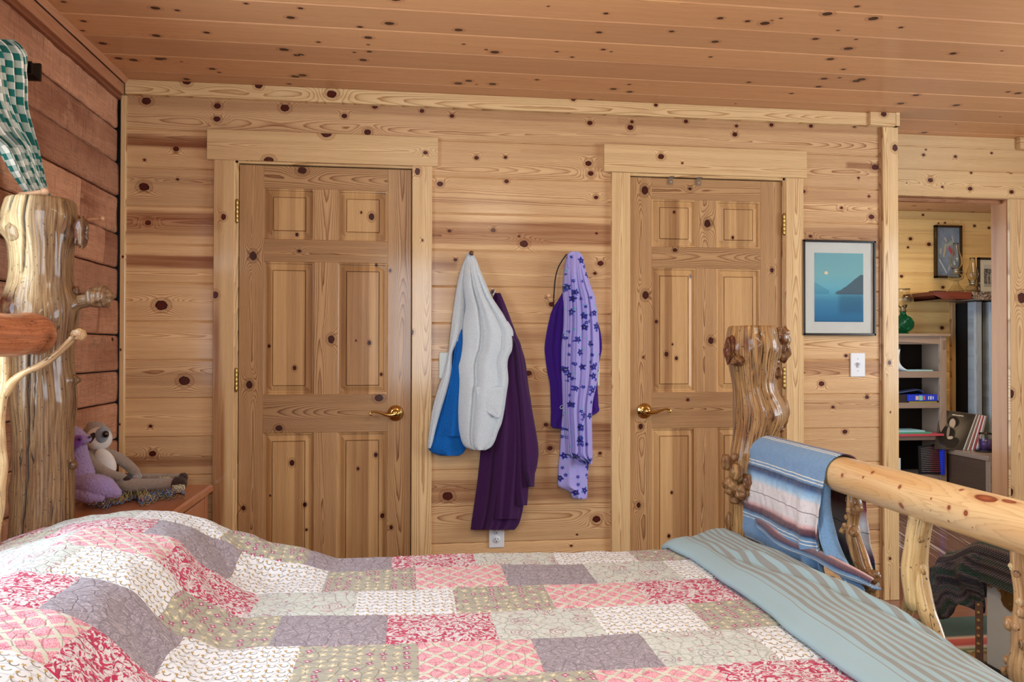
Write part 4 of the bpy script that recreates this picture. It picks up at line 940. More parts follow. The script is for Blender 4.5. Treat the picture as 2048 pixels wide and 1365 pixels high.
# bound edge at the foot
tt = fin(-1.30-.187*11-.187, -1.30+.187*3, .008); P = []
for a in np.linspace(0, PI, 7):
    ss = np.full_like(tt, SEND); b = quiltP(ss, tt); b[:, 0] += .006*np.sin(a); b[:, 2] += .006*np.cos(a)-.006; P.append(b)
g.grid(np.array(P), uv=np.stack([np.zeros(7*len(tt)), np.tile(tt, 7)], -1), mi=G_q)
qo = g.build('patchwork_quilt', QM, None, origin=(1.2, -1.95, .6))
tag(qo, 'patchwork quilt of pink, mauve, sage and white printed rectangles covering the log bed', 'quilt')

# striped sheet folded over the foot of the quilt
def sheet_col(t):
    s_ = t.sep(t.uv()); w_ = t.m_('ADD', s_[0], t.m_('MULTIPLY', t.noise(t.obj(), 3., 2.), .001)); st = t.sm(t.m_('SINE', t.m_('MULTIPLY', w_, 2*PI/.0175)), -.15, .15)
    m = t.sm(s_[0], .058, .060); return t.mix(t.m_('MULTIPLY', m, st), lin('#98B0B6'), lin('#8C8E8A'))
M['sheet'] = fabric('striped_sheet', sheet_col, .8, .25, .15, lambda t: t.noise(t.uv(), 120., 3.), .001)
g = G(); tt = np.linspace(-2.85, -1.155, 220)
prof = np.array([(2.047, .604), (2.045, .612), (2.050, .620), (2.065, .630), (2.09, .642), (2.13, .652), (2.17, .660), (2.21, .663), (2.245, .655), (2.268, .63), (2.276, .58), (2.274, .50), (2.272, .40), (2.270, .30)])
pr = spline(prof, 5)[0]; pl = np.concatenate([[0], np.cumsum(np.hypot(*np.diff(pr, axis=0).T))])
uu, T2 = np.meshgrid(np.arange(len(pr)), tt, indexing='ij'); X = pr[uu, 0]; Z = pr[uu, 1]; U = pl[uu]
e = sst(2.06, 2.12, X)
X = X + .007*vn(T2*4, T2*0, 5) + .003*vn(T2*11, T2*0, 6) - .03*sst(-1.35, -1.16, T2)*(1-e) 
Z = Z + e*(.008*vn(T2*5+X*6, X*12, 7) + .004*vn(T2*14+X*22, X*30, 8)) + .010*np.sin(T2*3+1)*e
dd_ = (X-2.11) - (-(T2+1.42)*.19); Z = Z - e*.016*np.exp(-(dd_/.010)**2)*sst(-1.30, -1.5, T2) + e*.010*np.exp(-((dd_-.022)/.016)**2)*sst(-1.30, -1.5, T2)
Z = Z - .012*sst(-1.20, -1.155, T2)
Y = T2 + 0
P = np.stack([X, Y, Z], -1)
# rolled far end
last = P[:, -1].copy(); ends = [P]
for k, (dy, dz) in enumerate(((.012, -.006), (.018, -.02), (.020, -.06), (.020, -.16))):
    q_ = last.copy(); q_[:, 1] += dy; q_[:, 2] = np.minimum(q_[:, 2], last[:, 2]+dz); ends.append(q_[:, None])
P = np.concatenate(ends, 1)
g.grid(P, uv=np.stack([np.repeat(U[:, :1], P.shape[1], 1), P[..., 1]], -1).reshape(-1, 2), flip=True)
so = g.build('striped_sheet', M['sheet'], None, origin=(2.15, -2.0, .6)); sd_ = so.modifiers.new('thick', 'SOLIDIFY'); sd_.thickness = .003; sd_.offset = 1
tag(so, 'blue-grey striped bed sheet folded over the foot end of the patchwork quilt', 'sheet')

# ------------------------------------------------------------------ nightstand
M['stand'] = wood('stained_pine_nightstand', '#C07F5A', '#A5664A', '#99553A', '#5A2A1C', .35, .3, .4, streak=.2, var=.04)
ns = empty('nightstand', (.2, -.38, 0), 'reddish pine nightstand in the corner between the log wall and the doors', 'nightstand')
NZ_ = .642
w = WB(); w.board((-.028, -.705, NZ_-.001), Y1, X1, Z1, .66, .405, T=.028, seed=61, bev=.008, bevu=.008, res=.02, dk=.5, rnd=.5); w.build('nightstand_top', M['stand'], ns)
w = WB(); w.board((.355, -.66, .10), Y1, Z1, X1, .57, NZ_-.13, T=.02, seed=62, bev=.001, res=.03, dk=.5); w.g.box((-.02, -.68, .10), (.335, -.655, NZ_-.03)); w.g.box((-.02, -.105, .10), (.335, -.08, NZ_-.03)); w.build('nightstand_body', M['stand'], ns)
for yy in (-.67, -.115):
    w = WB(); w.board((.362, yy, 0), Z1, Y1, X1, NZ_-.03, .045, T=.045, seed=63, bev=.002, res=.04, dk=.2); w.build('leg', M['stand'], ns)
for zz in (.46, .27):
    w = WB(); w.board((.366, -.60, zz), Y1, Z1, X1, .455, .135, T=.015, seed=64, bev=.004, bevu=.004, res=.03, dk=1.); dr = w.build('drawer', M['stand'], ns)
    g = G(); g.lathe([(.001, .034), (.012, .033), (.017, .027), (.015, .018), (.008, .012), (.007, 0)], 24, (.366, -.37, zz+.067), axis='x'); g.build('knob', M['stand'], dr)

# ------------------------------------------------------------------ plush sloths
def plush_mat(name, c, c2, fuzz=1.): 
    t = NT(name, .95, .1); t.base(t.mix(t.noise(t.obj(), 60., 4., .7), lin(c), lin(c2))); t.p(Sheen_Weight=.2 if c < '#4' else .5, Sheen_Roughness=.6)
    t.bump(t.noise(t.obj(), 260., 4., .8), .9*fuzz, .004); return t.m
def soft(name, tubes, mat, parent, vox=.0022, fur=None):
    g = G()
    for pts, rad in tubes: g.tube(pts, rad, 20, sub=6)
    o = g.build(name, mat, parent); rm_ = o.modifiers.new('rm', 'REMESH'); rm_.mode = 'VOXEL'; rm_.voxel_size = vox; rm_.use_smooth_shade = True
    sm2 = o.modifiers.new('sm', 'SMOOTH'); sm2.factor = .5; sm2.iterations = 5
    tx = bpy.data.textures.new(name+'_fuzz', 'CLOUDS'); tx.noise_scale = .006; dm = o.modifiers.new('fuzz', 'DISPLACE'); dm.texture = tx; dm.strength = .003 if fur is None else fur
    return o
z3 = lambda x, y, Y: WY(130+x/5.934, 820+y/5.934, Y)
s5 = 1.12/5.934/505  # metres per zoomed pixel at this distance
sl = empty('sloth_plush', z3(420, 900, -.33), 'tan and white plush sloth with long limbs sitting on the nightstand net', 'plush toy', 'plush sloths on the nightstand')
M['tan'] = plush_mat('tan_plush', '#8A7262', '#B09A88'); M['cream'] = plush_mat('cream_plush', '#D8CEC6', '#EFE8E2', .4); M['darkpl'] = plush_mat('brown_plush', '#2E1C18', '#46302A', .5)
M['lilac'] = plush_mat('lilac_plush', '#A482C4', '#C4A6DC', 1.3); M['viol'] = plush_mat('violet_felt', '#6A2A8A', '#7E3AA0', .4); M['blackp'] = plain('black_bead', '#0A0808', .15, coat=.5); M['greyfelt'] = plush_mat('grey_felt', '#7C808A', '#969AA2', .3)
YS = -.33
T_ = lambda L, Y=YS: [z3(a, b, Y+(c if c else 0)) for a, b, c in L]
soft('body', [(T_([(400, 500, 0), (410, 600, 0), (430, 720, 0), (450, 820, .0)]), [75*s5, 125*s5, 140*s5, 110*s5]),
  (T_([(300, 540, -.02), (310, 640, -.05), (420, 730, -.07), (560, 780, -.07), (690, 800, -.07)]), [60*s5, 72*s5, 66*s5, 52*s5, 40*s5]),
  (T_([(480, 510, .01), (620, 570, .03), (740, 650, .04), (830, 740, .03), (860, 790, .02)]), [50*s5, 58*s5, 56*s5, 50*s5, 40*s5]),
  (T_([(520, 850, -.02), (700, 890, -.06), (900, 890, -.06), (1100, 880, -.06), (1280, 870, -.06)]), [80*s5, 72*s5, 64*s5, 56*s5, 52*s5]),
  (T_([(560, 820, .03), (800, 800, .06), (1100, 795, .08), (1360, 795, .08)]), [60*s5, 40*s5, 34*s5, 34*s5]),
  (T_([(385, 470, 0), (390, 360, .01), (370, 310, .02)]), [95*s5, 140*s5, 148*s5]), (T_([(300, 330, .03), (330, 300, .03)]), [140*s5, 145*s5])], M['tan'], sl)
g = G(); g.ball(z3(400, 345, YS-.012), (128*s5, .040, 122*s5), 40, 28, R=rotm('Z', 18)); g.build('face', M['cream'], sl)
g = G(); g.ball(z3(440, 300, YS-.036), (66*s5, .024, 88*s5), 32, 22, R=rotm('Y', 12)); g.build('muzzle', M['greyfelt'], sl)
g = G(); g.ball(z3(481, 292, YS-.060), (32*s5, .010, 36*s5), 24, 16); g.build('nose', M['blackp'], sl)
g = G(); g.ball(z3(322, 335, YS-.046), (36*s5, .010, 58*s5), 24, 16, R=rotm('Y', 25)); g.build('eye_patch', M['darkpl'], sl)
g = G(); g.ball(z3(328, 318, YS-.057), (12*s5, .005, 12*s5), 16, 10); g.build('eye', M['blackp'], sl)
g = G(); g.ball(z3(480, 620, YS-.034), (92*s5, .022, 150*s5), 30, 24, R=rotm('Y', -28)); g.build('belly', M['cream'], sl)
for c_, r_ in ((z3(1350, 880, YS-.06), (85*s5, .026, 78*s5)), (z3(1400, 810, YS+.08), (52*s5, .02, 56*s5)), (z3(735, 815, YS-.07), (45*s5, .014, 28*s5))):
    g = G(); g.ball(c_, r_, 26, 18, disp=.1); g.build('paw', M['darkpl'], sl)
YP = -.52; s6 = s5*.95
pu = empty('sloth_plush', z3(300, 1000, YP), 'lilac plush sloth with violet eye patches, peeking from behind the bed post', 'plush toy', 'plush sloths on the nightstand')
T2_ = lambda L: [z3(a, b, YP+c) for a, b, c in L]
soft('body', [(T2_([(130, 400, .0), (170, 520, 0), (180, 650, 0), (190, 760, 0), (180, 880, 0)]), [95*s6, 85*s6, 110*s6, 130*s6, 150*s6]),
  (T2_([(120, 330, 0), (170, 350, -.01)]), [105*s6, 85*s6]), (T2_([(180, 360, -.01), (230, 350, -.02), (262, 345, -.02)]), [72*s6, 55*s6, 42*s6]),
  (T2_([(200, 870, -.02), (350, 900, -.04), (480, 930, -.04), (600, 985, -.04)]), [110*s6, 118*s6, 110*s6, 60*s6]), (T2_([(180, 1010, -.05), (300, 1025, -.06), (410, 1040, -.06)]), [70*s6, 72*s6, 50*s6]),
  (T2_([(80, 250, 0), (110, 215, 0), (140, 235, 0)]), [40*s6, 22*s6, 16*s6])], M['lilac'], pu, .0024, .006)
g = G(); g.ball(z3(142, 385, YP-.042), (50*s6, .012, 78*s6), 26, 18, R=rotm('Y', 25)); g.build('eye_patch', M['viol'], pu)
g = G(); g.ball(z3(174, 350, YP-.054), (15*s6, .006, 15*s6), 16, 10); g.build('eye', M['blackp'], pu)
g = G(); g.ball(z3(292, 325, YP-.03), (12*s6, .008, 14*s6), 14, 10); g.build('nose', M['blackp'], pu)
# decorative fishing net heaped along the table top
cols_ = ['#E2CFA8', '#C9B48E', '#6E96D8', '#D890AC', '#B8B070', '#A08E78', '#EDE6D2']
NM = [plain('net_cord', c_, .7) for c_ in cols_]
g = G(); R0 = np.random.default_rng(21)
cl_ = np.array([(210, 1105), (340, 1120), (470, 1125), (560, 1080), (650, 1080), (760, 1040), (850, 1020), (900, 1070), (1010, 1060), (1130, 1010), (1250, 1000), (1350, 960), (1420, 985)], float)
cl_s = spline(cl_, 14)[0]
for k in range(120):
    off = R0.normal(0, 1); a = R0.uniform(0, .6); b = min(1, a+R0.uniform(.25, .8)); i0, i1 = int(a*len(cl_s)), int(b*len(cl_s))
    seg = cl_s[i0:i1]
    if len(seg) < 8: continue
    ph = R0.uniform(0, 6.28); fq = R0.uniform(.6, .9); t_ = np.arange(len(seg)); h = abs(R0.normal(0, 1))
    side = np.array(off*36 + 15*np.sign(np.sin(t_*fq+ph))*np.abs(np.sin(t_*fq+ph))**.7)
    pts = []
    for (x_, y_), s__, tt_ in zip(seg, side, t_):
        base_ = z3(x_, y_, -.3); p_ = WZ(130+x_/5.934, 820+(y_+s__*.6)/5.934, NZ_+.003); env = math.sin(PI*(tt_+1)/(len(seg)+1))
        p_[2] += .001+h*.015*env*(1+.5*math.sin(tt_*.5+ph)) + .002*math.sin(tt_*fq*2+ph); pts.append(p_)
    g.tube(pts, .0011, 4, mi=int(R0.integers(0, len(cols_))), cap=False)
for c_, rr, n_ in ((z3(850, 815, YS+.0), .020, 26), (z3(1180, 815, YS+.02), .022, 18), (z3(1350, 935, YS-.10), .024, 50), (z3(545, 1010, YS-.2), .030, 40)):
    for k in range(n_):
        a = R0.uniform(0, 6.28); th = np.linspace(0, 2*PI*R0.uniform(.4, 1), 14); r_ = rr*R0.uniform(.4, 1.)
        pts = np.stack([c_[0]+r_*np.cos(th+a), c_[1]+r_*.7*np.sin(th+a), c_[2]+.008*np.sin(th*3+a)+R0.normal(0, .005)+0*th], -1); g.tube(pts, .0010, 4, mi=int(R0.integers(0, len(cols_))), cap=False)
no = g.build('fishing_net', NM, None, origin=z3(850, 1050, -.4)); tag(no, 'multicoloured tangle of fishing net heaped around the plush sloths', 'net')

# ------------------------------------------------------------------ curtain, rod and pegs on the log wall
def ging(t):
    s_ = t.sep(t.uv()); k = 2*PI/.026; a = t.sm(t.m_('SINE', t.m_('MULTIPLY', s_[0], k)), -.12, .12); b = t.sm(t.m_('SINE', t.m_('MULTIPLY', s_[1], k)), -.12, .12)
    return t.mix(t.m_('MULTIPLY', t.m_('ADD', a, b), .5), lin('#EDEBDD'), lin('#1F6B62'))
M['ging'] = fabric('green_gingham', ging, .85, .2, .1)
for nd in [M['ging']]: nd.node_tree.nodes['Principled BSDF'].inputs['Transmission Weight'].default_value = 0
g = G(); XC = .085
rowsC = [(78, -150, 8, 60, 0), (90, -145, 24, 60, 0), (112, -135, 37, 50, 0), (147, -120, 36, 40, 0), (190, -100, 38, 30, 0), (218, -80, 41, 24, 0), (260, -45, 53, 18, 0), (292, -5, 62, 14, 0), (319, 12, 69, 11, 0), (345, 25, 76, 9, 0), (374, 43, 83, 8, 0), (386, 50, 87, 7, 0), (405, 44, 92, 8, 0), (480, 20, 100, 12, 0)]
rc = np.array(rowsC, float); rc = spline(rc, 8)[0]; nu_ = 260; U = np.linspace(0, 1, nu_); P = np.zeros((len(rc), nu_, 3)); UVc = np.zeros((len(rc), nu_, 2)); lv = 0; zp = None
for i, (py, l, r_, am, _) in enumerate(rc):
    zl = WX(l, py, XC); zr_ = WX(r_, py, XC); Yv = zl[1]+(zr_[1]-zl[1])*U; Zv = zl[2]+(zr_[2]-zl[2])*U
    a_ = np.interp(py, [78, 160, 218, 374, 480], [.022, .026, .020, .009, .012])
    f_ = a_*(np.sin(U*2*PI*9+1.2*np.sin(U*7)) + .45*np.sin(U*2*PI*17+2+py*.006)); P[i] = np.stack([XC+f_+.02*np.sin(U*3), Yv, Zv], -1)
    UVc[i, :, 0] = U*.95; lv = lv + (0 if zp is None else abs(zp-zl[2])*1.0); zp = zl[2]; UVc[i, :, 1] = lv + .03*np.sin(U*5)
g.grid(P, uv=UVc.reshape(-1, 2))
cu = g.build('curtain', M['ging'], None, origin=WX(60, 200, XC)); tag(cu, 'green and white gingham curtain gathered and tied back against the log wall', 'curtain')
rod = empty('curtain_rod', WX(45, 128, .07), 'dark iron curtain rod with a flared square finial on the log wall', 'curtain rod')
c_ = WX(40, 127, .085)
g = G(); g.tube([c_+[0, .02, 0], c_+[0, -1.9, 0]], .011, 16); g.build('pole', M['iron'], rod)
g = G(); f0 = c_+[0, .02, 0]
for dy, a, b in ((0, .014, .014), (.004, .016, .016), (.010, .012, .012), (.014, .014, .014), (.040, .027, .027), (.050, .027, .027), (.056, .004, .004)):
    pass
pr = [(0, .013), (.008, .013), (.009, .018), (.016, .018), (.018, .014), (.045, .026), (.056, .026), (.057, .001)]
P = np.array([[(f0[0]+sx_*w_, f0[1]+dy, f0[2]+sz_*w_) for sx_, sz_ in ((1, 1), (-1, 1), (-1, -1), (1, -1))] for dy, w_ in pr]); g.grid(P, closev=True); g.build('finial', M['iron'], rod, smooth=False)
g = G(); g.box((-.03, f0[1]-.05, f0[2]-.02), (-.018, f0[1]-.02, f0[2]+.04)); g.tube([(-.02, f0[1]-.035, f0[2]), (f0[0], f0[1]-.035, f0[2])], .007, 10); g.build('bracket', M['iron'], rod)
M['peg'] = plain('turned_peg_wood', '#D8A982', .45, var=.1, scale=30); M['pegd'] = plain('walnut_peg', '#5A3420', .3, var=.2, scale=40, coat=.4)
def peg(name, base, tip, r1, r2, rb, mat, label, grp=None):
    g = G(); base = np.array(base); tip = np.array(tip); g.tube([base, base*.5+tip*.5, tip], [r1, r2*.9, r2], 16); d = (tip-base)/np.linalg.norm(tip-base); g.ball(tip+d*rb*.6, rb, 20, 14)
    o = g.build(name, mat, None, origin=base); tag(o, label, 'peg', grp); return o
b0 = WX(40, 391, -.03); e_ = WY(88, 383, -1.0)
peg('tieback_peg', WY(42, 390, -1.12), WY(84, 384.5, -1.12), .0085, .0075, .0115, M['peg'], 'pale turned wooden peg holding back the gingham curtain')
peg('wall_peg', WX(176, 439, -.03), WX(176, 439, -.03)+np.array([.045, -.0, .004]), .006, .006, .010, M['peg'], 'small pale wooden peg on the log wall above the nightstand', 'wooden pegs')
# ================================================================== BLANKET ON THE FOOTBOARD LOG
def serape(t):
    s_ = t.sep(t.uv()); v = t.m_('ADD', s_[1], t.m_('MULTIPLY', t.m_('SUBTRACT', t.noise(t.obj(), 8., 2.), .5), .006))
    BL, NV, LB, WH, PK, MR = '#6F93B8', '#22304F', '#A9C8DE', '#DAD2D2', '#CFA2A0', '#6E4A50'
    st = [(-.60, BL), (-.45, MR), (-.40, WH), (-.36, '#7DB08E'), (-.335, '#1F4A44'), (-.32, NV), (-.30, '#6A4466'), (-.27, WH), (-.215, WH), (-.18, '#8A3E44'), (-.15, '#4A2428'), (-.12, '#30202A'), (-.08, '#7A4A50'), (-.05, '#D9A488'), (-.03, '#5A2E34'), (.006, '#4A2630'),
          (.010, BL), (.118, BL), (.122, NV), (.134, '#35507C'), (.146, '#7FA8CE'), (.160, LB), (.170, WH), (.228, WH), (.240, PK), (.246, MR), (.258, '#5A3A48'), (.264, NV), (.272, BL), (.34, BL)]
    lo, hi = -.60, .40; fac = t.lr(v, lo, hi)
    c = t.ramp(fac, [((p-lo)/(hi-lo), c_) for p, c_ in st][:31])
    for p, w_ in ((.014, .0013), (.021, .0013), (.104, .0013), (.113, .0013), (.277, .0013), (.287, .0013), (.352, .0012), (-.12, .001), (-.13, .001)):
        m = t.m_('SUBTRACT', 1., t.sm(t.m_('ABSOLUTE', t.m_('SUBTRACT', v, p)), w_*.6, w_*1.5)); c = t.mix(m, c, lin('#E4E0D2'))
    for p in (.199, -.24):
        m = t.m_('SUBTRACT', 1., t.sm(t.m_('ABSOLUTE', t.m_('SUBTRACT', v, p)), .0006, .0014)); c = t.mix(t.m_('MULTIPLY', m, .85), c, lin('#2A2A38'))
    h = t.noise(t.obj(), 480., 2.); c = t.mix(t.m_('MULTIPLY', t.sm(t.noise(t.obj(), 330., 2.), .62, .7), .55), c, lin('#1E2A48')); c = t.mix(t.m_('MULTIPLY', t.sm(t.noise(t.vm('ADD', t.obj(), (3, 3, 3)), 300., 2.), .66, .74), .5), c, lin('#E0DED6'))
    return c
M['serape'] = fabric('striped_wool_blanket', serape, .95, .5, .3, lambda t: t.noise(t.obj(), 520., 2.))
g = G(); nu_ = 110; U = np.linspace(0, 1, nu_)
def blank_row(u):
    Y = -1.135 - u*.475; c_ = logc(Y); rl = .0545
    pts = []; vv = []
    # back fall
    zb = .60
    for z in np.linspace(zb, c_[2], 26)[:-1]:
        k = (c_[2]-z)/(c_[2]-zb); pts.append((c_[0]+rl+.02*k+.018*k*math.sin(u*11+k*2), Y-.03*k*u, z)); vv.append(-(rl*PI/2+(c_[2]-z)))
    for a in np.linspace(0, PI, 20):
        pts.append((c_[0]+rl*math.cos(a), Y, c_[2]+rl*math.sin(a))); vv.append(rl*(a-PI/2))
    L = c_[2]-(.632-.012*sst(.4, .7, u))
    fr = sst(.55, 1.0, u)
    for k in np.linspace(0, 1, 44)[1:]:
        z = c_[2]-L*k; bul = -.014*math.sin(k*PI*.9) - .006*k*k*(1-u) - .008*math.sin(u*9+k*3)*k - .008*sst(.75, 1., k)
        fold = .020*k*math.sin((u-.62)*26)*fr
        pts.append((c_[0]-rl+bul+fold, Y-.035*k*k*u+.05*k*u*(u > .0)*sst(.7, 1, u)*math.sin(k*2.6), z)); vv.append(rl*PI/2+L*k)
    # turned under at the mattress
    p_ = pts[-1]
    for a in np.linspace(0, PI*.9, 8)[1:]:
        pts.append((p_[0]+.014*(1-math.cos(a)), p_[1], p_[2]-.014*math.sin(a))); vv.append(vv[-1]+.005)
    return pts, vv
rows_ = [blank_row(u) for u in U]
P = np.array([r_[0] for r_ in rows_]); VV = np.array([r_[1] for r_ in rows_]); P[..., 0] += .002*vn(P[..., 1]*60, P[..., 2]*60, 3)
g.grid(P, uv=np.stack([np.repeat(U[:, None]*.475, P.shape[1], 1), VV], -1).reshape(-1, 2))
# lower layer slipping out over the sheet and trailing to the spindle
nL = 90; U2 = np.linspace(0, 1, nL); K2 = np.linspace(0, 1, 22); P2 = np.zeros((nL, 22, 3)); V2 = np.zeros((nL, 22))
for i, u in enumerate(U2):
    Yc = -1.19 - .62*u; w_ = .050*sst(0, .12, u)*(1-.45*sst(.8, 1, u)); 
    for j, k in enumerate(K2):
        a = k*PI*1.15; P2[i, j] = (2.296 + .014*u - w_*.55*math.sin(a)*(1) + .006*math.sin(u*14), Yc-.02*k, .693 - .012*u - w_*.60*(1-math.cos(a))*.5 + .006*math.sin(u*10+k)); V2[i, j] = .235 + .085*k
g.grid(P2, uv=np.stack([np.repeat(U2[:, None]*.5, 22, 1), V2], -1).reshape(-1, 2))
# hem folded inwards along the near edge
nF = 60; F_ = np.linspace(0, 1, nF); P3 = np.zeros((nF, 16, 3)); V3 = np.zeros((nF, 16))
pc = spline([WX(1652, 960, 2.33), WX(1647, 1020, 2.32), WX(1655, 1070, 2.32), WX(1668, 1110, 2.315), WX(1690, 1145, 2.31), WX(1716, 1180, 2.305)], 12)[0]; ti = np.linspace(0, len(pc)-1, nF)
for i, f_ in enumerate(F_):
    c_ = np.array([np.interp(ti[i], np.arange(len(pc)), pc[:, k]) for k in range(3)]); w_ = .012+.016*math.sin(f_*PI*.8)
    for j in range(16):
        a = j/15*2*PI; P3[i, j] = c_ + np.array([-w_*.7*math.cos(a)+.004*math.cos(3*a+f_*5), w_*.8*math.sin(a), .004*math.sin(2*a)]); V3[i, j] = .03+.08*f_+.01*math.sin(a)
g.grid(P3, uv=np.stack([np.tile(np.arange(16)*.01, (nF, 1)), V3], -1).reshape(-1, 2))
bo = g.build('striped_blanket', M['serape'], None, origin=(2.36, -1.3, .93)); sd_ = bo.modifiers.new('thick', 'SOLIDIFY'); sd_.thickness = .0035; sd_.offset = 0
tag(bo, 'blue striped wool blanket with maroon and white bands draped over the footboard log', 'blanket')

# ================================================================== STUDDED CHEST, KNIT THROW, RUG
M['chestb'] = plain('pale_blue_canvas', '#DDEFFA', .7, var=.06, scale=14, bump=.2, bscale=600)
M['leather'] = plain('brown_leather_strip', '#7A6258', .5, var=.15, scale=60)
M['stud'] = plain('antique_brass_stud', '#C4AE78', .4, .7)
XS = 3.43; HB = .335; Y0c, Y1c = -1.80, -.80; HC = .415
ch = empty('studded_chest', (XS+.25, -1.15, 0), 'pale blue studded steamer chest standing on the rug beyond the footboard', 'chest')
g = G(); g.box((XS, Y0c, .012), (XS+.5, Y1c, HC-.01)); g.build('chest_body', M['chestb'], ch, smooth=False, bevel=.004)
g = G(); g.box((XS-.003, Y0c-.004, HC-.012), (XS+.504, Y1c+.004, HC)); g.build('lid', M['chestb'], ch, smooth=False, bevel=.006)
ys = WX(1965, 1250, XS)[1]
for k, (ya, yb) in enumerate(((ys-.006, ys+.030), (Y0c, Y0c+.03))):
    g = G(); g.box((XS-.008, ya, .012), (XS-.001, yb, HC-.002)); st_ = g.build('leather_strip', M['leather'], ch, smooth=False, bevel=.001)
    for j in range(12):
        g = G(); z = .045+j*.0305; 
        if z > HC-.01: break
        g.ball((XS-.008, (ya+yb)/2, z), (.006, .0085, .0085), 14, 8); g.build('stud', M['stud'], st_)
for a in range(16):
    yy = ys-.045-.045*a
    if yy < Y0c+.04: break
    if abs(yy-(ys-.15)) < .05: continue
    g = G(); g.ball((XS-.001, yy, HB-.016), (.006, .0085, .0085), 14, 8); g.build('stud', M['stud'], ch)
g = G(); yc = ys-.150
pr_ = [(0, HB-.001), (.045, HB-.001), (.05, HB-.02), (.043, HB-.035), (.046, HB-.05), (.032, HB-.068), (.0, HB-.078), (-.032, HB-.068), (-.046, HB-.05), (-.043, HB-.035), (-.05, HB-.02), (-.045, HB-.001)]
A_ = np.array([(XS-.0075, yc+a, b) for a, b in pr_]); B_ = A_ + np.array([.006, 0, 0]); cc = np.repeat(np.array([[XS-.0075, yc, HB-.035]]), len(A_), 0)
g.grid(np.array([cc, A_, B_]), closev=True)
for a, b in ((.025, -.02), (-.025, -.02), (0, -.055)): g.ball((XS-.008, yc+a, HB+b), (.003, .006, .006), 12, 8)
g.build('brass_clasp_plate', plain('worn_brass_plate', '#8A7A52', .4, .9, var=.3, scale=60), ch, smooth=False)

def knit(t):
    s_ = t.sep(t.uv()); v, w_ = s_[1], s_[0]
    tw = t.m_('SINE', t.m_('MULTIPLY', t.m_('ADD', w_, t.m_('MULTIPLY', t.m_('ABSOLUTE', t.m_('SUBTRACT', t.m_('FRACT', t.m_('MULTIPLY', v, 26.)), .5)), .05)), 2*PI/.0125))
    lo, hi = 0., 1.; c = t.ramp(t.m_('FRACT', t.m_('MULTIPLY', v, 7.0)), [(0., '#262C3C'), (.12, '#8A7E8C'), (.20, '#1E5A4A'), (.36, '#246656'), (.42, '#9A8E9E'), (.50, '#1C2440'), (.68, '#222C48'), (.74, '#8A8294'), (.80, '#1E5A4A'), (.90, '#8A7E8C'), (.97, '#1A1E2C')])
    return t.mix(t.m_('MULTIPLY', t.sm(tw, .1, .9), .55), t.mix(.35, c, (0, 0, 0, 1)), t.mix(.35, c, lin('#A89CA8')))
def knit_b(t):
    s_ = t.sep(t.uv()); return t.m_('ADD', t.m_('SINE', t.m_('MULTIPLY', t.m_('ADD', s_[0], t.m_('MULTIPLY', t.m_('ABSOLUTE', t.m_('SUBTRACT', t.m_('FRACT', t.m_('MULTIPLY', s_[1], 26.)), .5)), .05)), 2*PI/.0125)), t.m_('SINE', t.m_('MULTIPLY', s_[1], 2*PI*26)))
M['knit'] = fabric('dark_knit', knit, .95, .9, .3, knit_b, .004)
g = G(); nY = 150; Yv = np.linspace(-1.80, -.575, nY); P = []; UVk = []
zt_ = HC+.055
for Y in Yv:
    far = 0; side = sst(-.815, -.775, Y)
    zt = zt_ + .02*math.sin(Y*5) - .085*sst(-.80, -.575, Y)
    zbot = HB*(1-side) + (.135+.07*math.sin((Y+.84)*13))*side
    row = []; d = 0; uvr = []
    for X in np.linspace(XS+.46, XS+.02, 26): row.append((X, Y, zt + .010*math.sin(X*16+Y*5) - .10*sst(XS+.1, XS+.46, X)*sst(-.78, -.6, Y))); 
    for a in np.linspace(0, PI/2, 9)[1:]: row.append((XS+.02-.055*math.sin(a), Y, zt-.045*(1-math.cos(a))))
    z0 = row[-1][2]
    for k in np.linspace(0, 1, 26)[1:]:
        z = z0+(zbot-z0)*k; row.append((XS-.035-.035*side*math.sin(k*3+1)*(1+.5*math.sin(Y*38)) + .012*side*math.sin(k*7+Y*22), Y + .02*side*k*math.sin(Y*15), z))
    row = np.array(row); dd = np.concatenate([[0], np.cumsum(np.linalg.norm(np.diff(row, axis=0), axis=1))])
    P.append(row); UVk.append(np.stack([np.full(len(row), Y), dd], -1))
P = np.array(P); UVk = np.array(UVk)
e0 = P[-1].copy()
ex = [e0 + np.array([0, .02, -.01]), e0 + np.array([0, .028, -.05])]; ex[1][:, 2] = np.maximum(ex[1][:, 2]-.12, .10)
P = np.concatenate([P, np.array(ex)]); UVk = np.concatenate([UVk, np.array([UVk[-1]+[.02, 0], UVk[-1]+[.15, 0]])])
g.grid(P, uv=UVk.reshape(-1, 2))
ko = g.build('knit_throw', M['knit'], None, origin=(XS+.2, -1.0, HC)); sd_ = ko.modifiers.new('thick', 'SOLIDIFY'); sd_.thickness = .012; sd_.offset = -1
tag(ko, 'dark navy, green and mauve knitted throw spread over the pale blue chest', 'throw blanket')

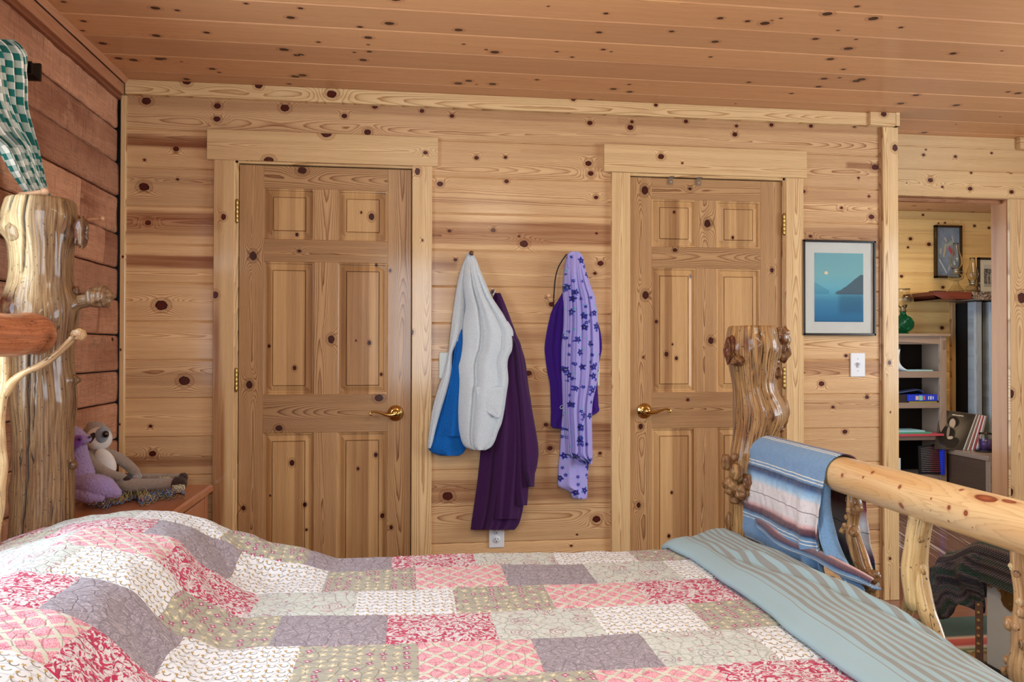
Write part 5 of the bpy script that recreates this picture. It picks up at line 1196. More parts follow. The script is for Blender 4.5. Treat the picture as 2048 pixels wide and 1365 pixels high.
yr = [WZ(1905, y_, .008)[1] for y_ in (1235, 1272, 1277, 1280, 1291, 1296, 1302, 1316, 1326, 1340)]
def rugc(t):
    s_ = t.sep(t.uv()); x, y = s_[0], s_[1]; lo, hi = -1.9, yr[0]
    cols = [(yr[1], '#153F2C'), (yr[2], '#E2B48E'), (yr[3], '#D2543A'), (yr[4], '#C8402E'), (yr[5], '#E8DCCB'), (yr[6], '#5E8A48'), (yr[7], '#D9A070'), (yr[8], '#5C2E1C'), (yr[9], '#241A14')]
    st = [(((y_-lo)/(hi-lo)), c_) for y_, c_ in cols][::-1]; st = [(0., '#241A14'), ((-1.5-lo)/(hi-lo), '#8A3A22'), ((-1.3-lo)/(hi-lo), '#153F2C')] + st + [(1., '#153F2C')]
    c = t.ramp(t.lr(y, lo, hi), st); zz = t.m_('ABSOLUTE', t.m_('SUBTRACT', t.m_('FRACT', t.m_('MULTIPLY', x, 5.)), .5)); band = t.m_('MULTIPLY', t.sm(y, yr[9], yr[9]+.01), t.m_('SUBTRACT', 1., t.sm(y, yr[6]-.01, yr[6])))
    dm = t.m_('ABSOLUTE', t.m_('SUBTRACT', t.m_('FRACT', t.m_('ADD', t.m_('MULTIPLY', y, 11.), zz)), .5)); return t.mix(t.m_('MULTIPLY', band, t.sm(dm, .22, .26)), c, t.mix(t.sm(zz, .2, .3), lin('#E0D0B8'), lin('#3C6A38')))
M['rug'] = fabric('southwestern_rug', rugc, .98, .6, .2, lambda t: t.noise(t.uv(), 300., 2.))
g = G(); xx, yy = np.meshgrid(np.linspace(2.7, 4.6, 60), np.linspace(-2.0, yr[0], 60), indexing='ij'); g.grid(np.stack([xx, yy, .007+.001*vn(xx*5, yy*5, 2)], -1), uv=np.stack([xx, yy], -1).reshape(-1, 2)); g.grid(np.stack([xx, yy, .0005+xx*0], -1), flip=True, uv=np.stack([xx, yy], -1).reshape(-1, 2))
ro = g.build('southwestern_rug', M['rug'], None, origin=(3.6, -1.1, 0)); tag(ro, 'green rug with red, cream and brown geometric bands on the brown floor', 'rug')
# ================================================================== CLOTHES ON THE WALL
def drape(g, rows, y0=.03, bulge=.03, folds=(), nu=120, nv=150, mi=0, wob=.004, hem=.0, flat_top=True, uvs=1.0, seed=1, edge=.16, back=.006):
    """cloth hanging on the back wall: rows (py, left px, right px) give its outline, folds (u top, u bottom, depth, width) its relief"""
    rc = np.array(rows, float); L = np.concatenate([[0], np.cumsum(np.abs(np.diff(rc[:, 0]))+.3*np.abs(np.diff(rc[:, 1])))]); s_ = np.linspace(0, L[-1], nv)
    A = spline(rc, 10)[0]; La = np.interp(np.linspace(0, len(rc)-1, len(A)), np.arange(len(rc)), L); py, l, r_ = [np.interp(s_, La, A[:, k]) for k in range(3)]
    U = np.linspace(0, 1, nu); V = np.linspace(0, 1, nv)[:, None]
    D = y0 + bulge*np.power(np.clip(1-(2*U[None]-1)**2, 0, 1), .5)*sst(0, .12, V)*(1+0*V)
    for (ut, ub, am, w_) in folds:
        uc = ut + (ub-ut)*V; D = D + am*np.exp(-((U[None]-uc)/(w_*(.5+.8*V)))**2)*sst(0, .25, V)
    D = D + wob*vn(U[None]*4+seed, V*4, seed) + wob*.15*vn(U[None]*9+seed, V*7, seed+1)
    D = np.maximum(D, .012)
    P = np.zeros((nv, nu+4, 3)); UVc = np.zeros((nv, nu+4, 2))
    for i in range(nv):
        xs = l[i]+(r_[i]-l[i])*U; q = np.array([WY(xs[j], py[i], -D[i, j]) for j in range(nu)])
        P[i, 2:-2] = q
        for (a, b, e) in ((1, 0, q[0]), (-2, -1, q[-1])):
            P[i, a] = e + np.array([.002*(1 if a == 1 else -1), min(.010, D[i, 0]*.5), 0]); P[i, b] = e + np.array([.004*(1 if a == 1 else -1), D[i, 0]-back, 0])
        UVc[i, :, 0] = P[i, :, 0]+.2*P[i, :, 1]; UVc[i, :, 1] = P[i, :, 2]
    g.grid(P, uv=UVc.reshape(-1, 2)*uvs, mi=mi, flip=True)
    # hem and top return to the wall
    for k in (0, -1):
        e = P[k].copy(); b = e.copy(); b[:, 1] = -back; b[:, 2] += .006 if k == -1 else -.004; mid = (e+b)/2; mid[:, 2] += -.003 if k == -1 else .004
        g.grid(np.array([e, mid, b]) if k == -1 else np.array([b, mid, e]), uv=np.tile(UVc[k], (3, 1))*uvs, mi=mi, flip=True)
def fleece(name, a, b, sh=.35):
    t = NT(name, .95, .1); n_ = t.noise(t.obj(), 150., 4., .75); t.base(t.mix(n_, lin(a), lin(b))); t.p(Sheen_Weight=sh, Sheen_Roughness=.6); t.bump(t.m_('ADD', n_, t.m_('MULTIPLY', t.vor(t.obj(), 260.), .6)), .9, .004); return t.m
M['fw'] = fleece('white_fleece', '#C2D0DA', '#E6ECEE'); M['fb'] = fleece('blue_fleece', '#0A50A4', '#1C7CD4', .05)
M['hood'] = fabric('plum_jersey', lambda t: t.mix(t.noise(t.obj(), 300., 2.), lin('#31143E'), lin('#4A2054')), .9, .4, .08)
M['purp'] = fabric('purple_jersey', lambda t: t.mix(t.noise(t.obj(), 300., 2.), lin('#2C0F66'), lin('#421A86')), .9, .4, .08)
def floral(t):
    import math as m
    c = lin('#A8A0DE')
    for sc_, off, rr, dk, lt in ((17., 0., .31, '#232068', '#3A3FA8'), (27., 7., .27, '#2B2A80', '#4A55C0')):
        x, y, d, cc = motif(t, sc_, .85, t.vm('ADD', t.uv(), (off, off*.7, 0)))
        ang = t.m_('ARCTAN2', y, x); pet = t.m_('MULTIPLY', rr, t.m_('ADD', .80, t.m_('MULTIPLY', t.m_('COSINE', t.m_('ADD', t.m_('MULTIPLY', ang, 5.), t.m_('MULTIPLY', cc[0], 6.))), .2)))
        on = t.m_('MULTIPLY', t.m_('SUBTRACT', 1., t.sm(d, t.m_('SUBTRACT', pet, .02), pet)), t.m_('GREATER_THAN', cc[1], .22 if sc_ < 20 else .62))
        leaf = t.m_('MULTIPLY', t.m_('MULTIPLY', t.m_('SUBTRACT', 1., t.sm(t.m_('ABSOLUTE', t.m_('SUBTRACT', t.m_('ADD', x, y), .50)), .05, .09)), t.m_('SUBTRACT', 1., t.sm(t.m_('ABSOLUTE', t.m_('SUBTRACT', x, y)), .10, .14))), t.m_('GREATER_THAN', cc[2], .45))
        c = t.mix(leaf, c, lin('#5FB8C0')); c = t.mix(on, c, t.mix(t.sm(t.m_('DIVIDE', d, rr), .25, .75), lin(dk), lin(lt)))
        c = t.mix(t.m_('MULTIPLY', on, t.m_('SUBTRACT', 1., t.sm(d, .03, .05))), c, lin('#9AA0C8'))
    return c
M['floral'] = fabric('lavender_floral_cotton', floral, .85, .25, .1)
zc = lambda L: [(480+b/2.133, 820+a0/2.133, 820+a1/2.133) for b, a0, a1 in L]   # rows noted as (y, xl, xr)
hoodie = empty('purple_hoodie', WY(1010, 800, -.03), 'dark plum hooded sweatshirt hanging from a wall peg, partly behind the white fleece robe', 'hoodie')
g = G(); drape(g, zc([(228, 362, 386), (290, 340, 412), (400, 330, 452), (500, 330, 488), (620, 320, 505), (740, 310, 520), (880, 302, 500), (1000, 291, 500), (1100, 278, 490), (1200, 263, 470), (1238, 260, 446)]), .020, .028, [(.3, .22, .014, .05), (.5, .40, .022, .05), (.62, .55, .018, .05), (.78, .74, .020, .05), (.4, .32, -.008, .04)], seed=3); g.build('sweatshirt_body', M['hood'], hoodie)
g = G(); drape(g, zc([(235, 368, 384), (330, 372, 425), (500, 380, 470), (700, 372, 490), (900, 360, 492), (1050, 350, 482), (1150, 346, 470), (1192, 345, 463)]), .046, .030, [(.3, .3, .014, .08), (.7, .65, .018, .08)], nu=90, nv=120, seed=4); g.build('front_panel', M['hood'], hoodie)
g = G(); drape(g, zc([(300, 385, 412), (400, 400, 452), (560, 410, 490), (740, 420, 512), (900, 430, 512), (1050, 440, 506), (1134, 460, 500)]), .060, .022, [(.4, .5, .010, .12)], nu=70, nv=110, seed=5); g.build('side_panel', M['hood'], hoodie)
g = G(); drape(g, zc([(232, 372, 386), (290, 380, 412), (400, 410, 452), (460, 440, 476), (620, 452, 502), (740, 458, 524), (880, 462, 547), (950, 470, 545), (990, 480, 536), (1000, 488, 533), (1055, 506, 531)]), .050, .045, [(.5, .35, .014, .15)], nu=80, nv=130, seed=6); g.build('sleeve', M['hood'], hoodie)
robe = empty('fleece_robe', WY(950, 700, -.05), 'white fleece robe with bright blue lining hanging from the left wall peg', 'robe')
g = G(); drape(g, zc([(380, 200, 224), (440, 185, 232), (560, 175, 240), (680, 140, 240), (780, 110, 240), (860, 85, 240), (890, 78, 238), (912, 100, 225), (922, 135, 205)]), .045, .02, [(.5, .45, .012, .2)], nu=80, nv=110, seed=12); g.build('lining', M['fb'], robe)
g = G(); drape(g, zc([(62, 244, 252), (110, 222, 246), (180, 203, 236), (280, 187, 236), (400, 172, 222), (480, 163, 182), (560, 145, 178), (640, 118, 160), (720, 96, 135), (800, 84, 112), (860, 76, 98), (890, 76, 88)]), .060, .018, [(.5, .5, .008, .3)], nu=60, nv=140, seed=13); g.build('left_front', M['fw'], robe)
g = G(); drape(g, zc([(365, 214, 226), (420, 198, 234), (500, 186, 236), (600, 170, 236), (680, 154, 230), (760, 142, 225), (820, 134, 220), (838, 132, 218)]), .066, .016, [(.6, .6, .010, .2), (.2, .2, -.006, .1)], nu=60, nv=110, seed=14); g.build('lining', M['fb'], robe)
g = G(); drape(g, zc([(58, 250, 268), (90, 240, 285), (130, 230, 300), (190, 226, 326), (240, 232, 348), (290, 236, 380), (340, 228, 415), (390, 224, 440), (430, 224, 440), (470, 220, 436), (505, 212, 420), (540, 206, 416), (600, 208, 420), (660, 206, 412), (720, 204, 404), (780, 206, 392), (820, 210, 376), (860, 220, 362), (885, 236, 346), (898, 268, 322)]), .082, .040, [(.42, .30, -.016, .04), (.62, .50, .012, .12), (.74, .84, -.012, .05), (.9, .95, .008, .10)], nu=170, nv=220, seed=15); g.build('right_front', M['fw'], robe)
g = G(); drape(g, zc([(628, 281, 400), (645, 282, 400), (680, 286, 398), (710, 300, 394), (735, 325, 390), (752, 355, 385), (758, 366, 378)]), .128, .004, [], nu=60, nv=50, seed=16, back=.10, wob=.002); g.build('patch_pocket', M['fw'], robe)
g = G(); g.tube([WY(938, 519, -.06), WY(934, 510, -.05), WY(937, 508, -.045)], .004, 8); tg = g.build('hanging_loop', M['fw'], robe)
shirt = empty('purple_shirt', WY(1110, 700, -.03), 'deep purple shirt hanging behind the lavender floral pyjamas', 'shirt')
g = G(); drape(g, zc([(215, 655, 680), (250, 636, 720), (300, 606, 770), (350, 592, 800), (400, 582, 814), (460, 574, 819), (500, 577, 812), (560, 585, 800), (620, 597, 800), (700, 600, 804), (735, 601, 803), (770, 600, 740), (800, 604, 700), (806, 625, 660)]), .016, .020, [(.1, .14, .014, .05), (.25, .22, .010, .05), (.9, .92, .008, .04)], nv=140, seed=21); g.build('shirt_body', M['purp'], shirt)
g = G(); g.tube([WY(820+x/2.133, 480+y/2.133, -.02) for x, y in [(668, 62), (648, 90), (632, 120), (621, 160), (616, 210), (613, 260), (612, 292)]], .0028, 8, sub=6); sp = g.build('hanging_strap', plain('black_cord', '#1A1412', .6), None, origin=WY(1112, 560, -.02)); tag(sp, 'thin black cord looped from the peg beside the floral pyjamas', 'cord')
paj = empty('floral_pyjamas', WY(1160, 750, -.05), 'lavender pyjama trousers with dark blue flowers hanging from the right wall peg', 'pyjamas')
g = G(); drape(g, zc([(640, 652, 700), (720, 650, 760), (800, 645, 775), (900, 640, 770), (960, 634, 762), (1020, 632, 758), (1052, 634, 757), (1075, 680, 757), (1100, 692, 755), (1106, 705, 750)]), .030, .02, [(.4, .4, .01, .1)], nu=90, nv=110, seed=23); g.build('trouser_leg', M['floral'], paj)
g = G(); drape(g, zc([(50, 690, 716), (58, 678, 728), (75, 670, 738), (110, 663, 746), (150, 658, 756), (200, 655, 772), (240, 654, 788), (280, 656, 795), (320, 656, 800), (380, 654, 805), (440, 648, 808), (500, 646, 808), (560, 646, 804), (620, 648, 796), (680, 650, 782), (740, 652, 776), (820, 658, 777), (880, 663, 778), (918, 668, 779), (945, 730, 778), (958, 738, 776)]), .050, .045, [(.15, .12, .014, .03), (.3, .26, -.014, .03), (.42, .38, .016, .04), (.56, .52, -.012, .03), (.7, .66, .014, .04), (.8, .76, -.016, .035)], nu=170, nv=220, seed=24); g.build('trouser_leg', M['floral'], paj)
g = G(); xx = np.linspace(0, 1, 40)
g.tube([WY(820+(676+4*math.sin(k*1.9))/2.133, 480+(62+k*4)/2.133, -.075) for k in range(20)], .0045, 8); g.build('gathered_waistband', M['floral'], paj)
g = G(); g.tube([WY(820+x/2.133, 480+y/2.133, -.06) for x, y in [(655, 705), (645, 708), (640, 716), (646, 722), (654, 715), (652, 740), (654, 790)]], .0012, 6, sub=5); g.build('drawstring', M['fw'], paj)
def wpeg(px, py, r_, dark, label, out=.062):
    c_ = WY(px, py, -out); base = np.array([c_[0], 0., c_[2]]); peg('wall_peg', base, base+np.array([0, -out, .0]), .007, .006, r_, M['pegd'] if dark else M['peg'], label, 'turned pegs on the plank wall')
wpeg(942.5, 507, .0105, True, 'dark turned wall peg at the top of the white fleece robe', .095)
wpeg(1096, 592, .0095, False, 'bare turned wooden wall peg between the hoodie and the purple shirt')
wpeg(986, 583, .009, True, 'dark turned wall peg holding the plum hoodie, right of the robe', .045)
g = G(); g.tube([WY(983, 578, -.05), WY(990, 583, -.055), WY(986, 590, -.05)], .0035, 8); o_ = g.build('loop', M['fw'], hoodie)

# ================================================================== PLATES ON THE WALL, FRAMED PRINT
M['plastic'] = plain('white_plastic', '#E6E8EA', .35); M['slot'] = plain('dark_slot', '#16120F', .6)
o_ = empty('power_outlet', WY(993, 1078, 0), 'white duplex power outlet low on the plank wall below the plum hoodie', 'outlet')
c_ = WY(993, 1072, 0); cx, cz = c_[0], c_[2]; zc0 = .374
g = G(); g.box((cx-.035, -.007, zc0-.058), (cx+.035, .001, zc0+.058)); g.build('cover_plate', M['plastic'], o_, smooth=False, bevel=.003)
for dz in (-.020, .020):
    g = G(); g.lathe([(.001, .010), (.0165, .010), (.017, .0085), (.017, .006)], 28, (cx, 0, zc0+dz), R=rotm('X', 90)); r_o = g.build('receptacle', M['plastic'], o_)
    g = G(); g.box((cx-.0075, -.0108, zc0+dz-.001), (cx-.0055, -.0098, zc0+dz+.008)); g.box((cx+.0055, -.0108, zc0+dz+.000), (cx+.0075, -.0098, zc0+dz+.007)); g.ball((cx, -.0099, zc0+dz-.008), (.0026, .0008, .0026), 12, 8); g.build('slots', M['slot'], r_o, smooth=False)
o_ = empty('light_switch', WY(1714, 730, 0), 'white light switch plate on the planks below the framed print', 'light switch')
g = G(); g.box((3.351, -.007, 1.092), (3.427, .001, 1.209)); g.build('cover_plate', M['plastic'], o_, smooth=False, bevel=.003)
g = G(); g.box((3.384, -.012, 1.138), (3.394, -.007, 1.163)); g.box((3.3855, -.020, 1.150), (3.3925, -.008, 1.160)); g.build('toggle', plain('toggle_grey', '#C8CCD0', .3), o_, smooth=False, bevel=.001)
for zz in (1.122, 1.180): g = G(); g.ball((3.389, -.007, zz), (.003, .0012, .003), 12, 8); g.build('screw', M['steel'], o_)
a = WY(878, 705, -.01); b = WY(902, 758, -.01); g = G(); g.box((a[0], -.028, b[2]), (b[0]+.03, .001, a[2])); o_ = g.build('wall_plate', plain('pale_plate', '#D4E0DE', .4), None, smooth=False, bevel=.006, origin=((a[0]+b[0])/2, 0, (a[2]+b[2])/2)); tag(o_, 'pale switch plate on the planks peeking out left of the white robe', 'switch plate')
a = WY(1190, 734, -.01); b = WY(1199, 760, -.01); g = G(); g.box((a[0]-.04, -.010, b[2]-.03), (b[0], .001, a[2]+.02)); o_ = g.build('wall_plate', plain('cream_plate', '#D8D2BC', .4), None, smooth=False, bevel=.003, origin=(b[0], 0, b[2])); tag(o_, 'cream wall plate on the planks almost hidden behind the floral pyjamas', 'switch plate')

def framed(name, c4, Yp, fw, depth, fmat, label, matw=None, art=None, parts=True, lean=0):
    """c4: lower-left and upper-right corner (x, z) in the plane Yp"""
    (x0, z0), (x1, z1) = c4; root = empty(name, ((x0+x1)/2, Yp, z0)); tag(root, label, 'picture')
    w = G()
    for k, (a, b, c, d) in enumerate(((x0, x1, z0, z0+fw), (x0, x1, z1-fw, z1), (x0, x0+fw, z0, z1), (x1-fw, x1, z0, z1))): w.box((a, Yp-depth, c), (b, Yp-.002, d))
    fr = w.build('frame', fmat, root, smooth=False, bevel=.002)
    g = G(); g.box((x0+fw*.6, Yp-depth*.5, z0+fw*.6), (x1-fw*.6, Yp-.002, z1-fw*.6)); g.build('mount_board', M['matb'] if matw else fmat, root, smooth=False)
    m_ = matw or (fw, fw, fw); ax0, ax1, az0, az1 = x0+m_[0], x1-m_[0], z0+m_[1], z1-m_[2]
    g = G(); yy = Yp-depth*.5-.0008; P = np.array([[(ax0, yy, az0), (ax0, yy, az1)], [(ax1, yy, az0), (ax1, yy, az1)]]); g.grid(P, uv=[(0, 0), (0, 1), (1, 0), (1, 1)], flip=False); g.grid(P+np.array([0, .0006, 0]), uv=[(0, 0), (0, 1), (1, 0), (1, 1)], flip=True)
    g.build('print', art, root, smooth=False)
    g = G(); yy = Yp-depth*.5-.003; g.box((x0+fw*.8, yy-.0015, z0+fw*.8), (x1-fw*.8, yy, z1-fw*.8)); go = g.build('glass_pane', M['glass'], root, smooth=False)
    return root
t = NT('thin_glass', .02, .5); t.base((1, 1, 1, 1)); t.p(Transmission_Weight=1.0, IOR=1.12); M['glass'] = t.m
t = NT('lamp_glass', .02, .6); t.base(lin('#F4F2EA')); t.p(Transmission_Weight=1.0, IOR=1.3); M['lglass'] = t.m
t = NT('green_glass', .03, .6); t.base(lin('#086A44')); t.p(Transmission_Weight=.75, IOR=1.3); M['gglass'] = t.m
M['matb'] = plain('cream_mat', '#DCDCD2', .8); M['black'] = plain('black_lacquer', '#0C0D10', .25, coat=.4)
def rect(t, u, v, x0, x1, y0, y1, e=.004):
    a = t.m_('MULTIPLY', t.sm(u, x0-e, x0+e), t.m_('SUBTRACT', 1., t.sm(u, x1-e, x1+e))); b = t.m_('MULTIPLY', t.sm(v, y0-e, y0+e), t.m_('SUBTRACT', 1., t.sm(v, y1-e, y1+e))); return t.m_('MULTIPLY', a, b)
# a plain dusk-over-water print: tinted bands, a pale disc, simple shed shapes
t = NT('dusk_water_print', .7, .2); s_ = t.sep(t.uv()); u_, v_ = s_[0], s_[1]
gr = t.noise(t.uv(), 90., 3.); c = t.ramp(t.m_('ADD', v_, t.m_('MULTIPLY', t.m_('SUBTRACT', gr, .5), .05)), [(0., '#2F6A92'), (.12, '#3A7CA4'), (.3, '#4C8CAC'), (.4, '#5FA6BC'), (.5, '#74B8C6'), (.7, '#82B8BC'), (1., '#7AB0B6')])
d = t.vm('DISTANCE', t.comb(u_, t.m_('MULTIPLY', v_, 1.6), 0.), (.24, 1.136, 0), out=1); c = t.mix(t.m_('SUBTRACT', 1., t.sm(d, .034, .042)), c, lin('#F0D8B0'))
hn = t.noise(t.comb(t.m_('MULTIPLY', u_, 3.), 0., 0.), 1., 3.)
hill = t.m_('SUBTRACT', 1., t.sm(t.m_('SUBTRACT', v_, t.m_('ADD', t.m_('MULTIPLY', t.sm(u_, .42, 1.), .26), t.m_('MULTIPLY', hn, .10))), .37, .385)); c = t.mix(t.m_('MULTIPLY', t.m_('MULTIPLY', hill, t.m_('GREATER_THAN', v_, .40)), t.sm(u_, .40, .46)), c, lin('#556A74'))
hill2 = t.m_('MULTIPLY', t.m_('SUBTRACT', 1., t.sm(t.m_('SUBTRACT', v_, t.m_('MULTIPLY', t.m_('SUBTRACT', .3, u_), .4)), .45, .46)), t.m_('MULTIPLY', t.m_('GREATER_THAN', v_, .40), t.m_('LESS_THAN', u_, .3))); c = t.mix(t.m_('MULTIPLY', hill2, .4), c, lin('#3C7C9C'))
c = t.mix(t.m_('MULTIPLY', rect(t, u_, v_, .50, 1., .12, .40, .06), .5), c, lin('#2E4E68'))
t.base(c); M['dusk'] = t.m
framed('framed_print', ((3.096, 1.294), (3.474, 1.757)), -.004, .011, .022, M['black'], 'black-framed print of a blue moonlit scene on the planks beside the right door', (.062, .066, .062), M['dusk'])
# ================================================================== FAR ROOM
YB = 2.12
oak = wood('grey_brown_oak', '#A08A78', '#6E584A', '#5A4436', '#2A1A12', .6, .4, .3, streak=.5, fib=1.2, var=.08); M['oak'] = oak
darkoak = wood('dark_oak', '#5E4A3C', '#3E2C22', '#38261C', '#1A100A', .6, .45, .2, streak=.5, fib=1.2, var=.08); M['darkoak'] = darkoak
P_ = lambda px, py, Y: WY(px, py, Y)
def place(root_name, px, py, Y, label, cat, group=None):
    return empty(root_name, P_(px, py, Y), label, cat, group)
# bookcase --------------------------------------------------------------------
xr = P_(1893, 760, YB)[0]; xi = P_(1881, 760, YB)[0]; xl = 4.45; YBk = 2.40
zt = P_(1850, 668, YB)[2]; zt2 = P_(1850, 672.5, YB)[2]
bk = empty('bookcase', ((xl+xr)/2, YB+.14, 0), 'brown oak bookcase seen through the doorway against the far plank wall', 'bookcase')
w = WB(); w.board((xl-.02, YB-.015, zt2), X1, Y1, Z1, xr-xl+.045, YBk-YB+.015, T=zt-zt2, seed=901, bev=.002, res=.04, dk=0); 
for a in w.g.V: a[:, 2] += (zt-zt2)
w.build('bookcase_top', M['oak'], bk)
for x0, x1 in ((xi, xr), (xl, xl+.055)):
    w = WB(); w.board((x0, YB, 0), Z1, X1, NY, zt2, x1-x0, T=.025, seed=902, bev=.001, res=.03, dk=0); w.g.box((x1-.022 if x0 > 5 else x0, YB+.025, 0), (x1 if x0 > 5 else x0+.022, YBk, zt2)); w.build('side_panel', M['oak'], bk)
g = G(); px_ = P_(1888.5, 690, YB-.004); g.box((px_[0]-.010, YB-.007, px_[2]-.033), (px_[0]+.012, YB, px_[2]+.035)); g.build('tenon_block', M['leather'], bk, smooth=False, bevel=.002)
# arched rail
us = np.linspace(xl+.055, xi, 30); zr_t = zt2; arch = lambda x: P_(1850, 688, YB)[2] - .004 + .020*np.sin(PI*(x-us[0])/(us[-1]-us[0]))
w = WB(); w.board((xl+.055, YB+.004, zt2-.085), X1, Z1, NY, xi-xl-.055, .085, T=.02, seed=903, bev=0, res=.02, dk=0)
for a in w.g.V:
    m = a[:, 2] < zt2-.06; a[m, 2] = arch(a[m, 0])
w.build('arched_rail', M['oak'], bk)
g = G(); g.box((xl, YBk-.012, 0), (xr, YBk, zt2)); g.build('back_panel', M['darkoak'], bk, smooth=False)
sz = [(P_(1850, a, YB)[2], P_(1850, b, YB)[2]) for a, b in ((743, 756), (806, 817), (872, 881), (950, 960), (1010, 1022))]
for a, b in sz:
    w = WB(); w.board((xl+.02, YB+.006, b), X1, Z1, NY, xi-xl-.018, a-b, T=YBk-YB-.02, seed=904, bev=.001, res=.04, dk=0); w.build('shelf', M['oak'], bk)
def slab(name, px0, px1, zbase, h, Y0, Y1, mat, label, cat, group=None, rot=0, bevel=.001):
    x0 = P_(px0, 800, Y0)[0]; x1 = P_(px1, 800, Y0)[0]; g = G(); R = rotm('Z', rot) if rot else None
    g.box((x0, Y0, zbase), (x1, Y1, zbase+h), R=R); o = g.build(name, mat, None, smooth=False, bevel=bevel, origin=((x0+x1)/2, (Y0+Y1)/2, zbase)); tag(o, label, cat, group); return o
M['bluebk'] = plain('bright_blue_cover', '#2038C8', .4); M['paper'] = plain('paper_white', '#DCE4EA', .8); M['teal'] = plain('pale_teal_paper', '#9CC8D0', .7)
M['greenf'] = plain('green_folder', '#4E9A78', .6); M['pinkb'] = plain('pink_red_binder', '#C84A58', .5); M['yel'] = plain('yellow_cover', '#C0B040', .5); M['dkbook'] = plain('dark_brown_book', '#2A1E18', .5)
S1, S2, S3, S4 = [a for a, b in sz[:4]]
slab('booklet', 1817, 1866, S1, .010, YB+.02, YB+.20, M['teal'], 'thin pale blue booklet lying on the top shelf of the bookcase', 'booklet')
g = G(); pts = [(1798, 700), (1796, 715), (1797, 727), (1803, 736), (1812, 742)]
A_ = np.array([P_(a, b, YB+.04) for a, b in spline(pts, 6)[0]]); B_ = A_+np.array([0, .16, 0]); C_ = A_ + np.array([-.016, .0, -.0]); 
A_[:, 2] = np.maximum(A_[:, 2], S1+.004); B_[:, 2] = A_[:, 2]
g.grid(np.array([A_, B_, B_+np.array([.012, 0, .006]), A_+np.array([.012, 0, .006])]), closeu=True); o_ = g.build('magazine', M['paper'], None, origin=(A_[0][0], YB+.1, S1)); tag(o_, 'white magazine slumped in a curve at the left of the top bookcase shelf', 'magazine')
g = G(); x0 = P_(1780, 700, YB+.1)[0]; x1 = P_(1806, 700, YB+.1)[0]; g.box((x0, YB+.12, S1), (x1, YB+.22, P_(1800, 688, YB+.1)[2])); o_ = g.build('black_case', M['black'], None, smooth=False, bevel=.015, origin=(x0, YB+.17, S1)); tag(o_, 'black upright case with rounded corners behind the curved magazine', 'case')
g = G(); x0 = P_(1819, 800, YB)[0]; x1 = P_(1877, 800, YB)[0]; zt_b = P_(1850, 790, YB)[2]
bb = empty('blue_book', ((x0+x1)/2, YB+.1, S2+.012), 'thick bright blue reference book lying flat on the second bookcase shelf', 'book')
g.box((x0, YB+.005, S2+.012), (x1, YB+.2, zt_b)); g.build('cover', M['bluebk'], bb, smooth=False, bevel=.004)
g = G(); g.box((x1-.002, YB+.012, S2+.016), (x1+.008, YB+.19, zt_b-.004)); g.build('page_block', M['matb'], bb, smooth=False)
for a, b, c_, hh in ((1832, 1838, '#D8B8A8', .6), (1839, 1846, '#7CC8C0', .75), (1847, 1851, '#C85A78', .6), (1857, 1859, '#C8D0E8', .5), (1861, 1864, '#C8D0E8', .55), (1866, 1868, '#C8D0E8', .45)):
    xa = P_(a, 800, YB)[0]; xb = P_(b, 800, YB)[0]; zm = (S2+.012+zt_b)/2; h2 = (zt_b-S2-.012)*hh/2; g = G(); g.box((xa, YB+.0035, zm-h2), (xb, YB+.006, zm+h2)); g.build('spine_lettering', plain('spine_ink', c_, .5), bb, smooth=False)
slab('thin_book', 1821, 1874, S2, .010, YB+.015, YB+.2, M['yel'], 'thin yellow-edged book under the thick blue reference book', 'book')
slab('dark_book', 1775, 1818, S2, .062, YB+.03, YB+.2, M['dkbook'], 'dark brown book lying left of the thick blue reference book', 'book')
g = G(); aa = np.array([P_(a, b, YB+.06) for a, b in spline([(1790, 789), (1808, 786), (1826, 783), (1842, 781), (1848, 786)], 6)[0]]); g.grid(np.array([aa, aa+np.array([0, .12, .01]), aa+np.array([0, .12, .014]), aa+np.array([0, 0, .004])]), closeu=True); o_ = g.build('loose_papers', plain('dark_papers', '#3A4668', .6), None, origin=aa[5]); tag(o_, 'curled blue-black papers lying on top of the books on the second shelf', 'papers')
slab('binder', 1770, 1888, S3, .016, YB-.03, YB+.2, M['pinkb'], 'pink-edged binder sticking out from the third bookcase shelf', 'binder')
slab('green_folder', 1785, 1864, S3+.016, .012, YB-.005, YB+.19, M['greenf'], 'green folder on top of the pink-edged binder', 'folder')
slab('teal_folder', 1778, 1850, S3+.028, .012, YB+.01, YB+.19, M['teal'], 'pale teal folder topmost of the pile on the third shelf', 'folder')
t = NT('printed_back_panel', .4, .4); s_ = t.sep(t.uv()); rw = t.m_('FRACT', t.m_('MULTIPLY', s_[1], 16.)); on = t.m_('MULTIPLY', rect(t, s_[0], s_[1], .12, .98, .05, .96), t.m_('MULTIPLY', t.m_('SUBTRACT', 1., t.sm(t.m_('ABSOLUTE', t.m_('SUBTRACT', rw, .5)), .10, .16)), t.sm(t.noise(t.comb(t.m_('MULTIPLY', s_[0], 60.), t.m_('FLOOR', t.m_('MULTIPLY', s_[1], 16.)), 0.), 1., 2.), .42, .5)))
t.base(t.mix(on, lin('#0C0A0A'), t.mix(t.sm(s_[0], .35, .7), lin('#8E8482'), lin('#A83A3E')))); M['backtxt'] = t.m
c4 = [P_(1838, 960, YB+.02), P_(1883, 960, YB-.01), P_(1882, 888, YB+.01), P_(1836, 893, YB+.04)]
g = G(); A_ = np.array(c4); A_[0, 2] = A_[1, 2] = S4+.001; 
